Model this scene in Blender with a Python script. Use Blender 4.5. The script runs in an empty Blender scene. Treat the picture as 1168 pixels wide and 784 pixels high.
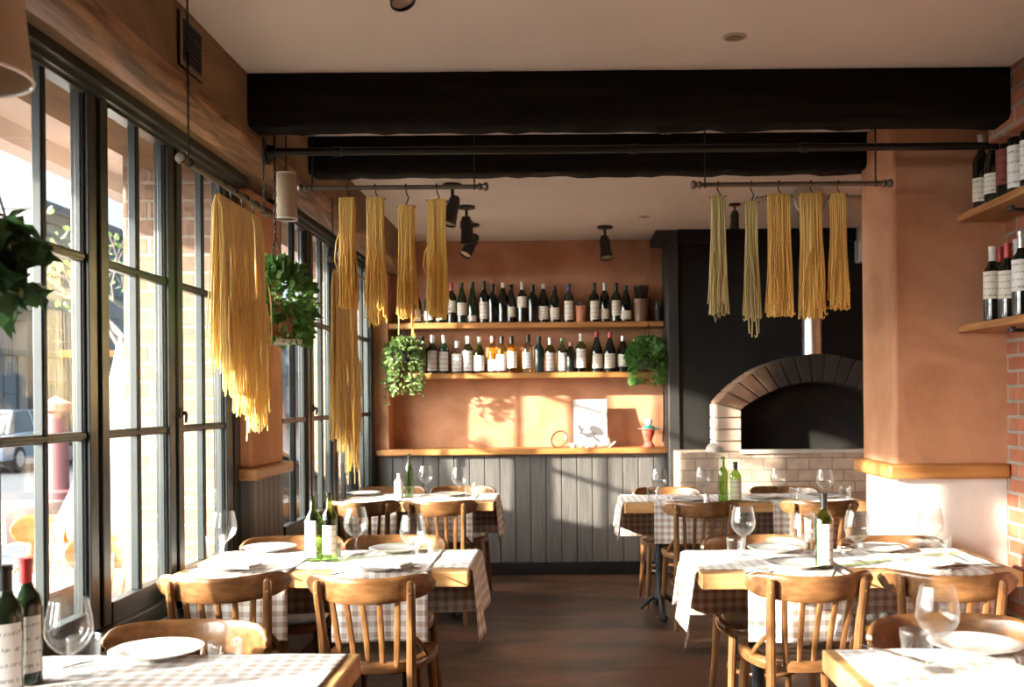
import bpy, bmesh, math, random
from mathutils import Vector, Matrix, Quaternion
R = random.Random(7)
PI = math.pi
scene = bpy.context.scene
COL = scene.collection
F = 1136.0          # focal length in pixels of the 1168 x 784 frame (35 mm lens)
EYE = 1.43
ROLL = 0.0085
TOP = 0.755         # table top height
CEIL = 2.76

# ------------------------------------------------------------------ camera
cam = bpy.data.cameras.new('camera')
cam.sensor_width = 36.0
cam.lens = 36.0 * F / 1168.0
cam.shift_x = -56.0 / 1168.0
cam.shift_y = 63.0 / 1168.0
cam.dof.use_dof = True
cam.dof.focus_distance = 4.1
cam.dof.aperture_fstop = 3.6
cam.clip_start = 0.05
co = bpy.data.objects.new('camera', cam)
COL.objects.link(co)
co.matrix_world = Matrix.Translation((0, 0, EYE)) @ Matrix.Rotation(PI / 2, 4, 'X') @ Matrix.Rotation(-ROLL, 4, 'Z')
scene.camera = co

def at(px, py, Y):
    """world point seen at a photo pixel at depth Y"""
    u, v = px - 640.0, py - 455.0
    u, v = u - v * ROLL, v + u * ROLL
    return Vector((u * Y / F, Y, EYE - v * Y / F))

def on(px, py, z=TOP):
    """world point on the horizontal plane z under a photo pixel"""
    u, v = px - 640.0, py - 455.0
    u, v = u - v * ROLL, v + u * ROLL
    Y = (EYE - z) * F / v
    return Vector((u * Y / F, Y, z))

# ------------------------------------------------------------------ materials
def nt(name):
    m = bpy.data.materials.new(name)
    m.use_nodes = True
    t = m.node_tree
    t.nodes.clear()
    out = t.nodes.new('ShaderNodeOutputMaterial')
    return m, t, out

def node(t, typ, **kw):
    n = t.nodes.new(typ)
    for k, v in kw.items():
        if k.startswith('i_'):
            n.inputs[k[2:]].default_value = v
        else:
            setattr(n, k, v)
    return n

def c4(c):
    return (c[0], c[1], c[2], 1.0)

def mat(name, col, rough=0.5, metal=0.0, col2=None, scale=6.0, detail=4.0, stretch=(1, 1, 1), bump=0.0,
        bscale=None, coat=0.0, lo=0.35, hi=0.65, spec=0.5, dist=0.02, distort=0.0):
    m, t, out = nt(name)
    p = node(t, 'ShaderNodeBsdfPrincipled')
    p.inputs['Roughness'].default_value = rough
    p.inputs['Metallic'].default_value = metal
    p.inputs['Base Color'].default_value = c4(col)
    p.inputs['Coat Weight'].default_value = coat
    p.inputs['Specular IOR Level'].default_value = spec
    t.links.new(p.outputs[0], out.inputs[0])
    if col2 is not None or bump:
        tc = node(t, 'ShaderNodeTexCoord')
        mp = node(t, 'ShaderNodeMapping')
        mp.inputs['Scale'].default_value = stretch
        t.links.new(tc.outputs['Object'], mp.inputs[0])
        n = node(t, 'ShaderNodeTexNoise')
        n.inputs['Scale'].default_value = scale
        n.inputs['Detail'].default_value = detail
        n.inputs['Distortion'].default_value = distort
        t.links.new(mp.outputs[0], n.inputs['Vector'])
        if col2 is not None:
            cr = node(t, 'ShaderNodeValToRGB')
            cr.color_ramp.elements[0].position = lo
            cr.color_ramp.elements[1].position = hi
            cr.color_ramp.elements[0].color = c4(col)
            cr.color_ramp.elements[1].color = c4(col2)
            t.links.new(n.outputs['Fac'], cr.inputs[0])
            t.links.new(cr.outputs[0], p.inputs['Base Color'])
        if bump:
            n2 = n
            if bscale:
                n2 = node(t, 'ShaderNodeTexNoise')
                n2.inputs['Scale'].default_value = bscale
                n2.inputs['Detail'].default_value = 5
                t.links.new(mp.outputs[0], n2.inputs['Vector'])
            b = node(t, 'ShaderNodeBump')
            b.inputs['Strength'].default_value = bump
            b.inputs['Distance'].default_value = dist
            t.links.new(n2.outputs['Fac'], b.inputs['Height'])
            t.links.new(b.outputs[0], p.inputs['Normal'])
    return m

def glass_mat(name, tint=(0.97, 0.985, 0.98), base=0.03, edge=0.55, rough=0.01, blend=0.3, scatter=0.0):
    m, t, out = nt(name)
    tr = node(t, 'ShaderNodeBsdfTransparent')
    tr.inputs[0].default_value = c4(tint)
    gl = node(t, 'ShaderNodeBsdfGlossy')
    gl.inputs['Roughness'].default_value = rough
    lw = node(t, 'ShaderNodeLayerWeight')
    lw.inputs['Blend'].default_value = blend
    mr = node(t, 'ShaderNodeMapRange')
    mr.inputs['To Min'].default_value = base
    mr.inputs['To Max'].default_value = edge
    t.links.new(lw.outputs['Facing'], mr.inputs[0])
    mx = node(t, 'ShaderNodeMixShader')
    t.links.new(mr.outputs[0], mx.inputs[0])
    t.links.new(tr.outputs[0], mx.inputs[1])
    t.links.new(gl.outputs[0], mx.inputs[2])
    if scatter:
        df = node(t, 'ShaderNodeBsdfDiffuse')
        df.inputs[0].default_value = (.85, .87, .88, 1)
        tl = node(t, 'ShaderNodeBsdfTranslucent')
        tl.inputs[0].default_value = (.85, .87, .88, 1)
        ad = node(t, 'ShaderNodeMixShader')
        t.links.new(df.outputs[0], ad.inputs[1]); t.links.new(tl.outputs[0], ad.inputs[2])
        m3 = node(t, 'ShaderNodeMixShader')
        m3.inputs[0].default_value = scatter
        t.links.new(gl.outputs[0], m3.inputs[1]); t.links.new(ad.outputs[0], m3.inputs[2])
        t.links.new(m3.outputs[0], mx.inputs[2])
    t.links.new(mx.outputs[0], out.inputs[0])
    return m

def brick_mat(name, c1, c2, mortar, w=0.225, h=0.075, ms=0.008, axis='Y', rough=0.85, bump=0.6, off=0.5):
    m, t, out = nt(name)
    p = node(t, 'ShaderNodeBsdfPrincipled')
    p.inputs['Roughness'].default_value = rough
    tc = node(t, 'ShaderNodeTexCoord')
    sx = node(t, 'ShaderNodeSeparateXYZ')
    cx = node(t, 'ShaderNodeCombineXYZ')
    t.links.new(tc.outputs['Object'], sx.inputs[0])
    if axis == 'XY':
        ad = node(t, 'ShaderNodeMath', operation='ADD')
        t.links.new(sx.outputs['X'], ad.inputs[0])
        t.links.new(sx.outputs['Y'], ad.inputs[1])
        t.links.new(ad.outputs[0], cx.inputs['X'])
    else:
        t.links.new(sx.outputs[axis], cx.inputs['X'])
    t.links.new(sx.outputs['Z'], cx.inputs['Y'])
    b = node(t, 'ShaderNodeTexBrick')
    b.offset = off
    b.inputs['Scale'].default_value = 1.0
    b.inputs['Brick Width'].default_value = w
    b.inputs['Row Height'].default_value = h
    b.inputs['Mortar Size'].default_value = ms
    b.inputs['Mortar Smooth'].default_value = 0.25
    b.inputs['Bias'].default_value = 0.0
    b.inputs['Color1'].default_value = c4(c1)
    b.inputs['Color2'].default_value = c4(c2)
    b.inputs['Mortar'].default_value = c4(mortar)
    t.links.new(cx.outputs[0], b.inputs['Vector'])
    n = node(t, 'ShaderNodeTexNoise')
    n.inputs['Scale'].default_value = 14
    n.inputs['Detail'].default_value = 6
    t.links.new(tc.outputs['Object'], n.inputs['Vector'])
    mx = node(t, 'ShaderNodeMixRGB', blend_type='OVERLAY')
    mx.inputs[0].default_value = 0.35
    t.links.new(b.outputs['Color'], mx.inputs[1])
    t.links.new(n.outputs['Fac'], mx.inputs[2])
    t.links.new(mx.outputs[0], p.inputs['Base Color'])
    sb = node(t, 'ShaderNodeMath', operation='MULTIPLY_ADD')
    sb.inputs[1].default_value = -1.0
    sb.inputs[2].default_value = 1.0
    t.links.new(b.outputs['Fac'], sb.inputs[0])
    ad2 = node(t, 'ShaderNodeMath', operation='MULTIPLY_ADD')
    ad2.inputs[1].default_value = 0.35
    t.links.new(n.outputs['Fac'], ad2.inputs[0])
    t.links.new(sb.outputs[0], ad2.inputs[2])
    bp = node(t, 'ShaderNodeBump')
    bp.inputs['Strength'].default_value = bump
    bp.inputs['Distance'].default_value = 0.012
    t.links.new(ad2.outputs[0], bp.inputs['Height'])
    t.links.new(bp.outputs[0], p.inputs['Normal'])
    t.links.new(p.outputs[0], out.inputs[0])
    return m

def gingham(name, period=0.042, white=(0.84, 0.82, 0.80), tan=(0.45, 0.33, 0.25)):
    m, t, out = nt(name)
    p = node(t, 'ShaderNodeBsdfPrincipled')
    p.inputs['Roughness'].default_value = 0.9
    p.inputs['Specular IOR Level'].default_value = 0.1
    p.inputs['Sheen Weight'].default_value = 0.45
    p.inputs['Sheen Roughness'].default_value = 0.45
    uv = node(t, 'ShaderNodeUVMap')
    sx = node(t, 'ShaderNodeSeparateXYZ')
    t.links.new(uv.outputs[0], sx.inputs[0])
    st = []
    for ax in 'XY':
        dv = node(t, 'ShaderNodeMath', operation='DIVIDE')
        dv.inputs[1].default_value = period
        t.links.new(sx.outputs[ax], dv.inputs[0])
        fr = node(t, 'ShaderNodeMath', operation='FRACT')
        t.links.new(dv.outputs[0], fr.inputs[0])
        lt = node(t, 'ShaderNodeMath', operation='LESS_THAN')
        lt.inputs[1].default_value = 0.48
        t.links.new(fr.outputs[0], lt.inputs[0])
        st.append(lt)
    ad = node(t, 'ShaderNodeMath', operation='ADD')
    t.links.new(st[0].outputs[0], ad.inputs[0])
    t.links.new(st[1].outputs[0], ad.inputs[1])
    hf = node(t, 'ShaderNodeMath', operation='MULTIPLY')
    hf.inputs[1].default_value = 0.5
    t.links.new(ad.outputs[0], hf.inputs[0])
    mx = node(t, 'ShaderNodeMixRGB')
    mx.inputs[1].default_value = c4(white)
    mx.inputs[2].default_value = c4(tan)
    t.links.new(hf.outputs[0], mx.inputs[0])
    t.links.new(mx.outputs[0], p.inputs['Base Color'])
    tl = node(t, 'ShaderNodeBsdfTranslucent')
    t.links.new(mx.outputs[0], tl.inputs[0])
    ms = node(t, 'ShaderNodeMixShader')
    ms.inputs[0].default_value = 0.16
    t.links.new(p.outputs[0], ms.inputs[1])
    t.links.new(tl.outputs[0], ms.inputs[2])
    t.links.new(ms.outputs[0], out.inputs[0])
    return m

def translucent(name, col, col2=None, mix=0.35, scale=20, rough=0.6, stretch=(1, 1, 1)):
    m = mat(name, col, rough, col2=col2, scale=scale, stretch=stretch)
    t = m.node_tree
    p = [n for n in t.nodes if n.type == 'BSDF_PRINCIPLED'][0]
    out = [n for n in t.nodes if n.type == 'OUTPUT_MATERIAL'][0]
    tl = node(t, 'ShaderNodeBsdfTranslucent')
    tl.inputs[0].default_value = c4(col)
    if p.inputs['Base Color'].links:
        t.links.new(p.inputs['Base Color'].links[0].from_socket, tl.inputs[0])
    ms = node(t, 'ShaderNodeMixShader')
    ms.inputs[0].default_value = mix
    t.links.new(p.outputs[0], ms.inputs[1])
    t.links.new(tl.outputs[0], ms.inputs[2])
    t.links.new(ms.outputs[0], out.inputs[0])
    return m

def label_mat(name, paper, ink=(0.12, 0.1, 0.09)):
    """paper label with a few uneven printed lines (from UV: u across, v up)"""
    m, t, out = nt(name)
    p = node(t, 'ShaderNodeBsdfPrincipled')
    p.inputs['Roughness'].default_value = 0.7
    uv = node(t, 'ShaderNodeUVMap')
    n = node(t, 'ShaderNodeTexNoise')
    mp = node(t, 'ShaderNodeMapping')
    mp.inputs['Scale'].default_value = (9, 5, 1)
    t.links.new(uv.outputs[0], mp.inputs[0])
    t.links.new(mp.outputs[0], n.inputs['Vector'])
    n.inputs['Scale'].default_value = 2.2
    w = node(t, 'ShaderNodeTexWave', bands_direction='Y')
    w.inputs['Scale'].default_value = 1.3
    w.inputs['Distortion'].default_value = 0.6
    t.links.new(uv.outputs[0], w.inputs['Vector'])
    g1 = node(t, 'ShaderNodeMath', operation='GREATER_THAN')
    g1.inputs[1].default_value = 0.86
    t.links.new(w.outputs['Fac'], g1.inputs[0])
    g2 = node(t, 'ShaderNodeMath', operation='GREATER_THAN')
    g2.inputs[1].default_value = 0.5
    t.links.new(n.outputs['Fac'], g2.inputs[0])
    ml = node(t, 'ShaderNodeMath', operation='MULTIPLY')
    t.links.new(g1.outputs[0], ml.inputs[0])
    t.links.new(g2.outputs[0], ml.inputs[1])
    m6 = node(t, 'ShaderNodeMath', operation='MULTIPLY')
    m6.inputs[1].default_value = 0.6
    t.links.new(ml.outputs[0], m6.inputs[0])
    mx = node(t, 'ShaderNodeMixRGB')
    mx.inputs[1].default_value = c4(paper)
    mx.inputs[2].default_value = c4(ink)
    t.links.new(m6.outputs[0], mx.inputs[0])
    t.links.new(mx.outputs[0], p.inputs['Base Color'])
    t.links.new(p.outputs[0], out.inputs[0])
    return m

TERRA = mat('terracotta plaster', (0.50, 0.232, 0.118), 0.9, col2=(0.62, 0.318, 0.18), scale=2.2, detail=8, bump=0.5, bscale=7, distort=1.8, dist=0.02)
WHITEP = mat('white plaster', (0.70, 0.655, 0.60), 0.9, col2=(0.77, 0.73, 0.68), scale=7, bump=0.3, bscale=70, dist=0.006)
CEILM = mat('ceiling paint', (0.78, 0.735, 0.68), 0.95, col2=(0.83, 0.785, 0.73), scale=1.5, bump=0.08, bscale=40)
SOFF = mat('brown limewash', (0.145, 0.085, 0.040), 0.85, col2=(0.23, 0.14, 0.07), scale=3, detail=7, stretch=(1, 0.5, 1), bump=0.2, bscale=12, distort=1)
TIMBER = mat('old timber', (0.10, 0.045, 0.018), 0.55, col2=(0.33, 0.17, 0.075), scale=5, detail=8, stretch=(4, 0.5, 4), bump=0.5, bscale=7, distort=1.2)
BEAM = mat('black stained beam', (0.004, 0.0034, 0.0028), 0.75, col2=(0.014, 0.010, 0.007), scale=4, detail=8, stretch=(0.4, 5, 5), bump=0.6, bscale=5, lo=0.45, hi=0.8, spec=0.12)
FRAME = mat('dark window paint', (0.018, 0.025, 0.025), 0.35, col2=(0.030, 0.036, 0.034), scale=5, bump=0.05)
WAINS = mat('grey wainscot paint', (0.105, 0.097, 0.090), 0.55, col2=(0.14, 0.130, 0.121), scale=4, stretch=(6, 6, 0.8), bump=0.15, bscale=8, detail=6)
LEDGE = mat('honey ledge wood', (0.36, 0.15, 0.042), 0.42, col2=(0.52, 0.24, 0.075), scale=4, detail=6, stretch=(0.7, 3, 9), bump=0.15)
LEDGEY = mat('honey ledge wood lengthwise', (0.30, 0.13, 0.045), 0.42, col2=(0.48, 0.23, 0.085), scale=4, detail=6, stretch=(4, 0.7, 9), bump=0.15)
FLOORM = mat('worn brown floor', (0.030, 0.018, 0.012), 0.40, col2=(0.15, 0.070, 0.040), scale=1.6, detail=12, stretch=(0.7, 1.9, 1), bump=0.35, bscale=4, distort=1.2, lo=0.36, hi=0.70, spec=0.35)
WOOD = mat('chair bentwood', (0.135, 0.058, 0.020), 0.28, col2=(0.25, 0.118, 0.044), scale=7, detail=5, stretch=(1.2, 6, 6), coat=0.25, bump=0.04)
WOODV = mat('chair bentwood upright', (0.135, 0.058, 0.020), 0.28, col2=(0.25, 0.118, 0.044), scale=7, detail=5, stretch=(6, 6, 0.8), coat=0.25, bump=0.04)
SEATM = mat('dark seat panel', (0.05, 0.032, 0.022), 0.35, col2=(0.085, 0.052, 0.033), scale=9, stretch=(5, 1, 1))
TABLEW = mat('pale table wood', (0.50, 0.27, 0.10), 0.40, col2=(0.66, 0.39, 0.17), scale=5, detail=6, stretch=(0.7, 6, 6), bump=0.05)
IRON = mat('black cast iron', (0.012, 0.012, 0.013), 0.45, metal=0.0, col2=(0.022, 0.022, 0.023), scale=20, bump=0.1)
PIPE = mat('blackened steel pipe', (0.022, 0.02, 0.018), 0.35, metal=0.6)
STEEL = mat('brushed steel', (0.62, 0.60, 0.57), 0.28, metal=1.0, col2=(0.5, 0.48, 0.45), scale=30, stretch=(1, 1, 12))
FLUE = mat('flue steel', (0.66, 0.64, 0.61), 0.33, metal=1.0)
RODM = mat('aged steel rod', (0.15, 0.125, 0.10), 0.42, metal=0.8)
BRASS = mat('brass screw', (0.75, 0.55, 0.28), 0.3, metal=1.0)
BLACKW = mat('black oven wall', (0.008, 0.0075, 0.007), 0.8, spec=0.25, col2=(0.014, 0.013, 0.012), scale=3, bump=0.1)
POSTM = mat('dark post paint', (0.020, 0.019, 0.018), 0.6, col2=(0.032, 0.030, 0.028), scale=6)
SOOT = mat('sooty oven chamber', (0.008, 0.007, 0.006), 0.95, col2=(0.02, 0.016, 0.013), scale=6)
OVENB = brick_mat('oven firebrick', (0.52, 0.41, 0.32), (0.40, 0.30, 0.225), (0.26, 0.21, 0.165), w=0.172, h=0.088, ms=0.005, axis='X')
ARCHB = mat('arch brick', (0.24, 0.135, 0.080), 0.85, col2=(0.36, 0.225, 0.14), scale=7, detail=6, bump=0.3, bscale=25, dist=0.006)
def darken_right(m):  # blends the base colour to near black towards the right, with a noisy edge
    t = m.node_tree
    p = [n for n in t.nodes if n.type == 'BSDF_PRINCIPLED'][0]
    src = p.inputs['Base Color'].links[0].from_socket
    tc = node(t, 'ShaderNodeTexCoord')
    sx = node(t, 'ShaderNodeSeparateXYZ')
    t.links.new(tc.outputs['Object'], sx.inputs[0])
    n = node(t, 'ShaderNodeTexNoise')
    n.inputs['Scale'].default_value = 5
    t.links.new(tc.outputs['Object'], n.inputs['Vector'])
    a = node(t, 'ShaderNodeMath', operation='MULTIPLY_ADD')
    a.inputs[1].default_value = .35
    t.links.new(n.outputs['Fac'], a.inputs[0])
    t.links.new(sx.outputs['X'], a.inputs[2])
    r = node(t, 'ShaderNodeMapRange')
    r.inputs['From Min'].default_value = -.36
    r.inputs['From Max'].default_value = -.12
    t.links.new(a.outputs[0], r.inputs[0])
    mx = node(t, 'ShaderNodeMixRGB')
    t.links.new(r.outputs[0], mx.inputs[0])
    t.links.new(src, mx.inputs[1])
    mx.inputs[2].default_value = (.022, .018, .015, 1)
    t.links.new(mx.outputs[0], p.inputs['Base Color'])
JAMBB = mat('jamb brick', (0.50, 0.37, 0.28), 0.85, col2=(0.64, 0.50, 0.39), scale=7, detail=6, bump=0.3, bscale=25, dist=0.006)
darken_right(ARCHB)
MORTAR = mat('oven mortar', (0.10, 0.075, 0.055), 0.95)
REDB = brick_mat('red brick', (0.40, 0.145, 0.075), (0.31, 0.10, 0.05), (0.29, 0.26, 0.22), w=0.205, h=0.070, ms=0.009, axis='Y')
EXTB = brick_mat('sunlit outside brick', (0.27, 0.165, 0.115), (0.22, 0.125, 0.085), (0.30, 0.25, 0.20), w=0.23, h=0.085, ms=0.009, axis='XY')
GING = gingham('gingham cloth')
WCLOTH = translucent('white cotton', (0.80, 0.79, 0.77), mix=0.12, rough=0.9)
CHINA = mat('white china', (0.80, 0.79, 0.77), 0.12, coat=0.5)
NAPK = mat('grey white napkin', (0.66, 0.64, 0.62), 0.9, col2=(0.74, 0.72, 0.70), scale=60, bump=0.2, dist=0.003)
WGLASS = glass_mat('window glass', (0.97, 0.985, 0.98), 0.025, 0.22, 0.0, 0.25)
CGLASS = glass_mat('clear tableware glass', (0.985, 0.992, 0.992), 0.02, 0.52, 0.0, 0.24, 0.16)
GREENG = glass_mat('green bottle glass', (0.42, 0.58, 0.22), 0.05, 0.55, 0.02, 0.3)
YELLG = glass_mat('white wine glass', (0.86, 0.70, 0.22), 0.05, 0.5, 0.02, 0.3)
CLEARB = glass_mat('clear bottle glass', (0.80, 0.84, 0.80), 0.06, 0.6, 0.02, 0.3)
DARKG = mat('dark wine bottle', (0.006, 0.009, 0.006), 0.08, coat=0.4)
DGREEN = mat('dark green wine bottle', (0.010, 0.024, 0.010), 0.08, coat=0.4)
TEALG = mat('teal dark bottle', (0.02, 0.045, 0.045), 0.10, coat=0.4)
LAB = label_mat('cream label', (0.72, 0.66, 0.56))
LABW = label_mat('white label', (0.80, 0.78, 0.74))
LABD = label_mat('grey label', (0.20, 0.18, 0.16), (0.5, 0.48, 0.44))
LABR = label_mat('red black label', (0.22, 0.045, 0.03), (0.02, 0.02, 0.02))
CAPR = mat('red capsule', (0.42, 0.03, 0.03), 0.35)
CAPW = mat('white capsule', (0.72, 0.70, 0.67), 0.4)
CAPB = mat('blue capsule', (0.03, 0.06, 0.20), 0.4)
CAPK = mat('black capsule', (0.012, 0.012, 0.012), 0.35)
CAPS = mat('silver capsule', (0.6, 0.6, 0.58), 0.3, metal=0.8)
CAPP = mat('pink capsule', (0.5, 0.25, 0.22), 0.4)
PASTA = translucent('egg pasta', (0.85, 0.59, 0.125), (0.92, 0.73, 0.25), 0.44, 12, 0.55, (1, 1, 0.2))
PASTAW = translucent('egg pasta painted sunlit', (0.88, 0.72, 0.33), (0.93, 0.82, 0.48), 0.5, 12, 0.55, (1, 1, 0.2))  # lighter copy of egg pasta: window sunlight is put into its colour
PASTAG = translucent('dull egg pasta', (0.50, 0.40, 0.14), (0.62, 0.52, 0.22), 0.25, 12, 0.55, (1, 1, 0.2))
LEAF = translucent('leaf green', (0.06, 0.18, 0.03), (0.20, 0.38, 0.10), 0.4, 9, 0.45)
LEAFD = translucent('dark ivy leaf', (0.018, 0.055, 0.018), (0.04, 0.10, 0.03), 0.3, 9, 0.4)
LEAFL = translucent('pale leaf green', (0.16, 0.27, 0.08), (0.28, 0.38, 0.14), 0.35, 9, 0.5)
STEMM = mat('plant stem', (0.10, 0.09, 0.03), 0.7)
POTT = mat('terracotta pot', (0.45, 0.17, 0.09), 0.8, col2=(0.55, 0.23, 0.13), scale=12)
POTB = mat('brown glazed pot', (0.16, 0.085, 0.045), 0.4, col2=(0.22, 0.12, 0.065), scale=8)
POTD = mat('dark pot', (0.02, 0.015, 0.013), 0.5)
SOIL = mat('soil', (0.02, 0.014, 0.009), 0.95)
SHADE = translucent('lamp shade linen', (0.62, 0.50, 0.36), None, 0.35, 30, 0.8)
VENTM = mat('vent plate', (0.17, 0.11, 0.065), 0.6)
BLK = mat('black slats', (0.01, 0.01, 0.01), 0.6)
SPOTM = mat('spot black', (0.014, 0.013, 0.012), 0.4)
LENSM = mat('spot lens', (0.55, 0.47, 0.38), 0.15, metal=0.4)
PAPER = mat('white card', (0.56, 0.555, 0.56), 0.7)
INK = mat('grey ink', (0.11, 0.10, 0.10), 0.8)
INKL = mat('light grey ink', (0.26, 0.25, 0.25), 0.8)
REDGL = mat('red glazed clay', (0.55, 0.055, 0.035), 0.35, col2=(0.66, 0.16, 0.12), scale=14)
TEALC = mat('teal glaze', (0.04, 0.36, 0.30), 0.35)
BROWNR = mat('brown cane', (0.20, 0.10, 0.05), 0.5)
STONEW = mat('grey stoneware', (0.48, 0.44, 0.40), 0.5)
# outside
PAVE = brick_mat('pink terrace paving', (0.115, 0.082, 0.070), (0.095, 0.066, 0.055), (0.085, 0.068, 0.06), w=0.3, h=0.3, ms=0.006, axis='X', bump=0.1)
ROAD = mat('asphalt', (0.030, 0.036, 0.046), 0.9, col2=(0.042, 0.048, 0.058), scale=20)
FACA = mat('pale facade', (0.20, 0.205, 0.215), 0.9, col2=(0.25, 0.25, 0.255), scale=2)
FACB = mat('pinkish facade', (0.25, 0.21, 0.20), 0.9, col2=(0.29, 0.25, 0.235), scale=2)
FACC = mat('blue grey facade', (0.15, 0.17, 0.19), 0.9, col2=(0.19, 0.21, 0.23), scale=2)
WINB = mat('far window glass', (0.05, 0.07, 0.09), 0.1)
CORN = mat('grey cornice', (0.12, 0.125, 0.13), 0.8)
AWN = mat('eave soffit', (0.76, 0.71, 0.69), 0.9, col2=(0.80, 0.76, 0.73), scale=3)
CARP = mat('pale blue car paint', (0.16, 0.23, 0.31), 0.25, coat=0.6)
CARW = mat('white car paint', (0.32, 0.33, 0.35), 0.25, coat=0.6)
TYRE = mat('tyre rubber', (0.02, 0.02, 0.02), 0.8)
ORANGE = mat('orange sign', (0.34, 0.13, 0.025), 0.5)
PINKCL = mat('pale pink cotton', (0.26, 0.19, 0.17), 0.9)
WOODO = mat('orange terrace wood', (0.36, 0.16, 0.04), 0.4, col2=(0.44, 0.21, 0.06), scale=6, stretch=(1, 5, 5), coat=0.2)
PINKM = mat('faded red post', (0.24, 0.09, 0.09), 0.7)
BARK = mat('tree bark', (0.16, 0.13, 0.11), 0.9)
GREYSCR = mat('planter screen', (0.14, 0.15, 0.155), 0.7)

# ------------------------------------------------------------------ mesh helpers
def B():
    return bmesh.new()

def box(bm, x0, x1, y0, y1, z0, z1, mi=0):
    vs = [bm.verts.new((x, y, z)) for z in (z0, z1) for y in (y0, y1) for x in (x0, x1)]
    for f in ((0, 2, 3, 1), (4, 5, 7, 6), (0, 1, 5, 4), (2, 6, 7, 3), (0, 4, 6, 2), (1, 3, 7, 5)):
        fc = bm.faces.new([vs[i] for i in f])
        fc.material_index = mi
    return vs

def obox(bm, c, ax, ay, az, mi=0):
    """oriented box: centre and three half-axis vectors"""
    c = Vector(c)
    vs = [bm.verts.new(c + ax * sx + ay * sy + az * sz) for sz in (-1, 1) for sy in (-1, 1) for sx in (-1, 1)]
    for f in ((0, 2, 3, 1), (4, 5, 7, 6), (0, 1, 5, 4), (2, 6, 7, 3), (0, 4, 6, 2), (1, 3, 7, 5)):
        fc = bm.faces.new([vs[i] for i in f])
        fc.material_index = mi

def loft(bm, rings, closed_ring=True, cap=True, loop=False, mi=0):
    rv = [[bm.verts.new(p) for p in r] for r in rings]
    n = len(rv[0])
    m = len(rv)
    for i in range(m if loop else m - 1):
        a, b = rv[i], rv[(i + 1) % m]
        for j in range(n if closed_ring else n - 1):
            k = (j + 1) % n
            f = bm.faces.new((a[j], a[k], b[k], b[j]))
            f.material_index = mi
    if cap and not loop:
        f = bm.faces.new(list(reversed(rv[0]))); f.material_index = mi
        f = bm.faces.new(rv[-1]); f.material_index = mi
    return rv

def frames(pts, loop=False):
    pts = [Vector(p) for p in pts]
    n = len(pts)
    res = []
    prev = None
    for i in range(n):
        if loop:
            t = pts[(i + 1) % n] - pts[i - 1]
        else:
            t = pts[min(i + 1, n - 1)] - pts[max(i - 1, 0)]
        if t.length < 1e-9:
            t = Vector((0, 0, 1))
        t.normalize()
        if prev is None:
            ref = Vector((0, 0, 1)) if abs(t.z) < 0.9 else Vector((0, 1, 0))
            u = ref.cross(t).normalized()
        else:
            u = (prev - t * prev.dot(t))
            u = u.normalized() if u.length > 1e-6 else t.orthogonal().normalized()
        prev = u
        res.append((pts[i], u, t.cross(u)))
    return res

def tube(bm, pts, r, n=8, loop=False, mi=0, flat=1.0):
    fr = frames(pts, loop)
    rings = []
    for i, (p, u, v) in enumerate(fr):
        rr = r[i] if isinstance(r, (list, tuple)) else r
        rings.append([p + u * (math.cos(2 * PI * k / n) * rr) + v * (math.sin(2 * PI * k / n) * rr * flat) for k in range(n)])
    loft(bm, rings, True, True, loop, mi)

def lathe(bm, prof, n=24, c=(0, 0, 0), mi=0, a0=0.0, a1=2 * PI, uv=None):
    full = abs(a1 - a0 - 2 * PI) < 1e-6
    m = n if full else n + 1
    c = Vector(c)
    rows = []
    for (r, z) in prof:
        if r < 1e-6:
            rows.append([bm.verts.new(c + Vector((0, 0, z)))])
        else:
            rows.append([bm.verts.new(c + Vector((r * math.cos(a0 + (a1 - a0) * k / n), r * math.sin(a0 + (a1 - a0) * k / n), z))) for k in range(m)])
    for i in range(len(rows) - 1):
        a, b = rows[i], rows[i + 1]
        for k in range(n):
            k2 = (k + 1) % m
            if len(a) == 1 and len(b) == 1:
                continue
            if len(a) == 1:
                f = bm.faces.new((a[0], b[k2], b[k]))
            elif len(b) == 1:
                f = bm.faces.new((a[k], a[k2], b[0]))
            else:
                f = bm.faces.new((a[k], a[k2], b[k2], b[k]))
            f.material_index = mi
            if uv and len(f.verts) == 4:
                vs = (i / (len(rows) - 1), (i + 1) / (len(rows) - 1))
                us = (k / n, (k + 1) / n)
                for lp, q in zip(f.loops, ((us[0], vs[0]), (us[1], vs[0]), (us[1], vs[1]), (us[0], vs[1]))):
                    lp[uv].uv = q

def arc(c, r, a0, a1, n, plane='XZ'):
    out = []
    for i in range(n + 1):
        a = a0 + (a1 - a0) * i / n
        x, y = r * math.cos(a), r * math.sin(a)
        out.append(Vector(c) + (Vector((x, 0, y)) if plane == 'XZ' else Vector((x, y, 0)) if plane == 'XY' else Vector((0, x, y))))
    return out

def mesh(name, bm, sharp=35, recalc=True):
    if recalc:
        bmesh.ops.recalc_face_normals(bm, faces=bm.faces)
    me = bpy.data.meshes.new(name)
    bm.to_mesh(me)
    bm.free()
    if sharp is not None:
        me.shade_smooth()
        me.set_sharp_from_angle(angle=math.radians(sharp))
    return me

def obj(name, bm, m, parent=None, sharp=35, loc=None, bevel=0.0, recalc=True, seg=2):
    me = bm if isinstance(bm, bpy.types.Mesh) else mesh(name, bm, sharp, recalc)
    if not me.materials:
        for mm in (m if isinstance(m, (list, tuple)) else [m]):
            me.materials.append(mm)
    o = bpy.data.objects.new(name, me)
    COL.objects.link(o)
    if parent is not None:
        o.parent = parent
    if loc is not None:
        o.location = loc
    if bevel:
        md = o.modifiers.new('bevel', 'BEVEL')
        md.width = bevel
        md.segments = seg
        md.limit_method = 'ANGLE'
        md.angle_limit = math.radians(40)
    return o

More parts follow.
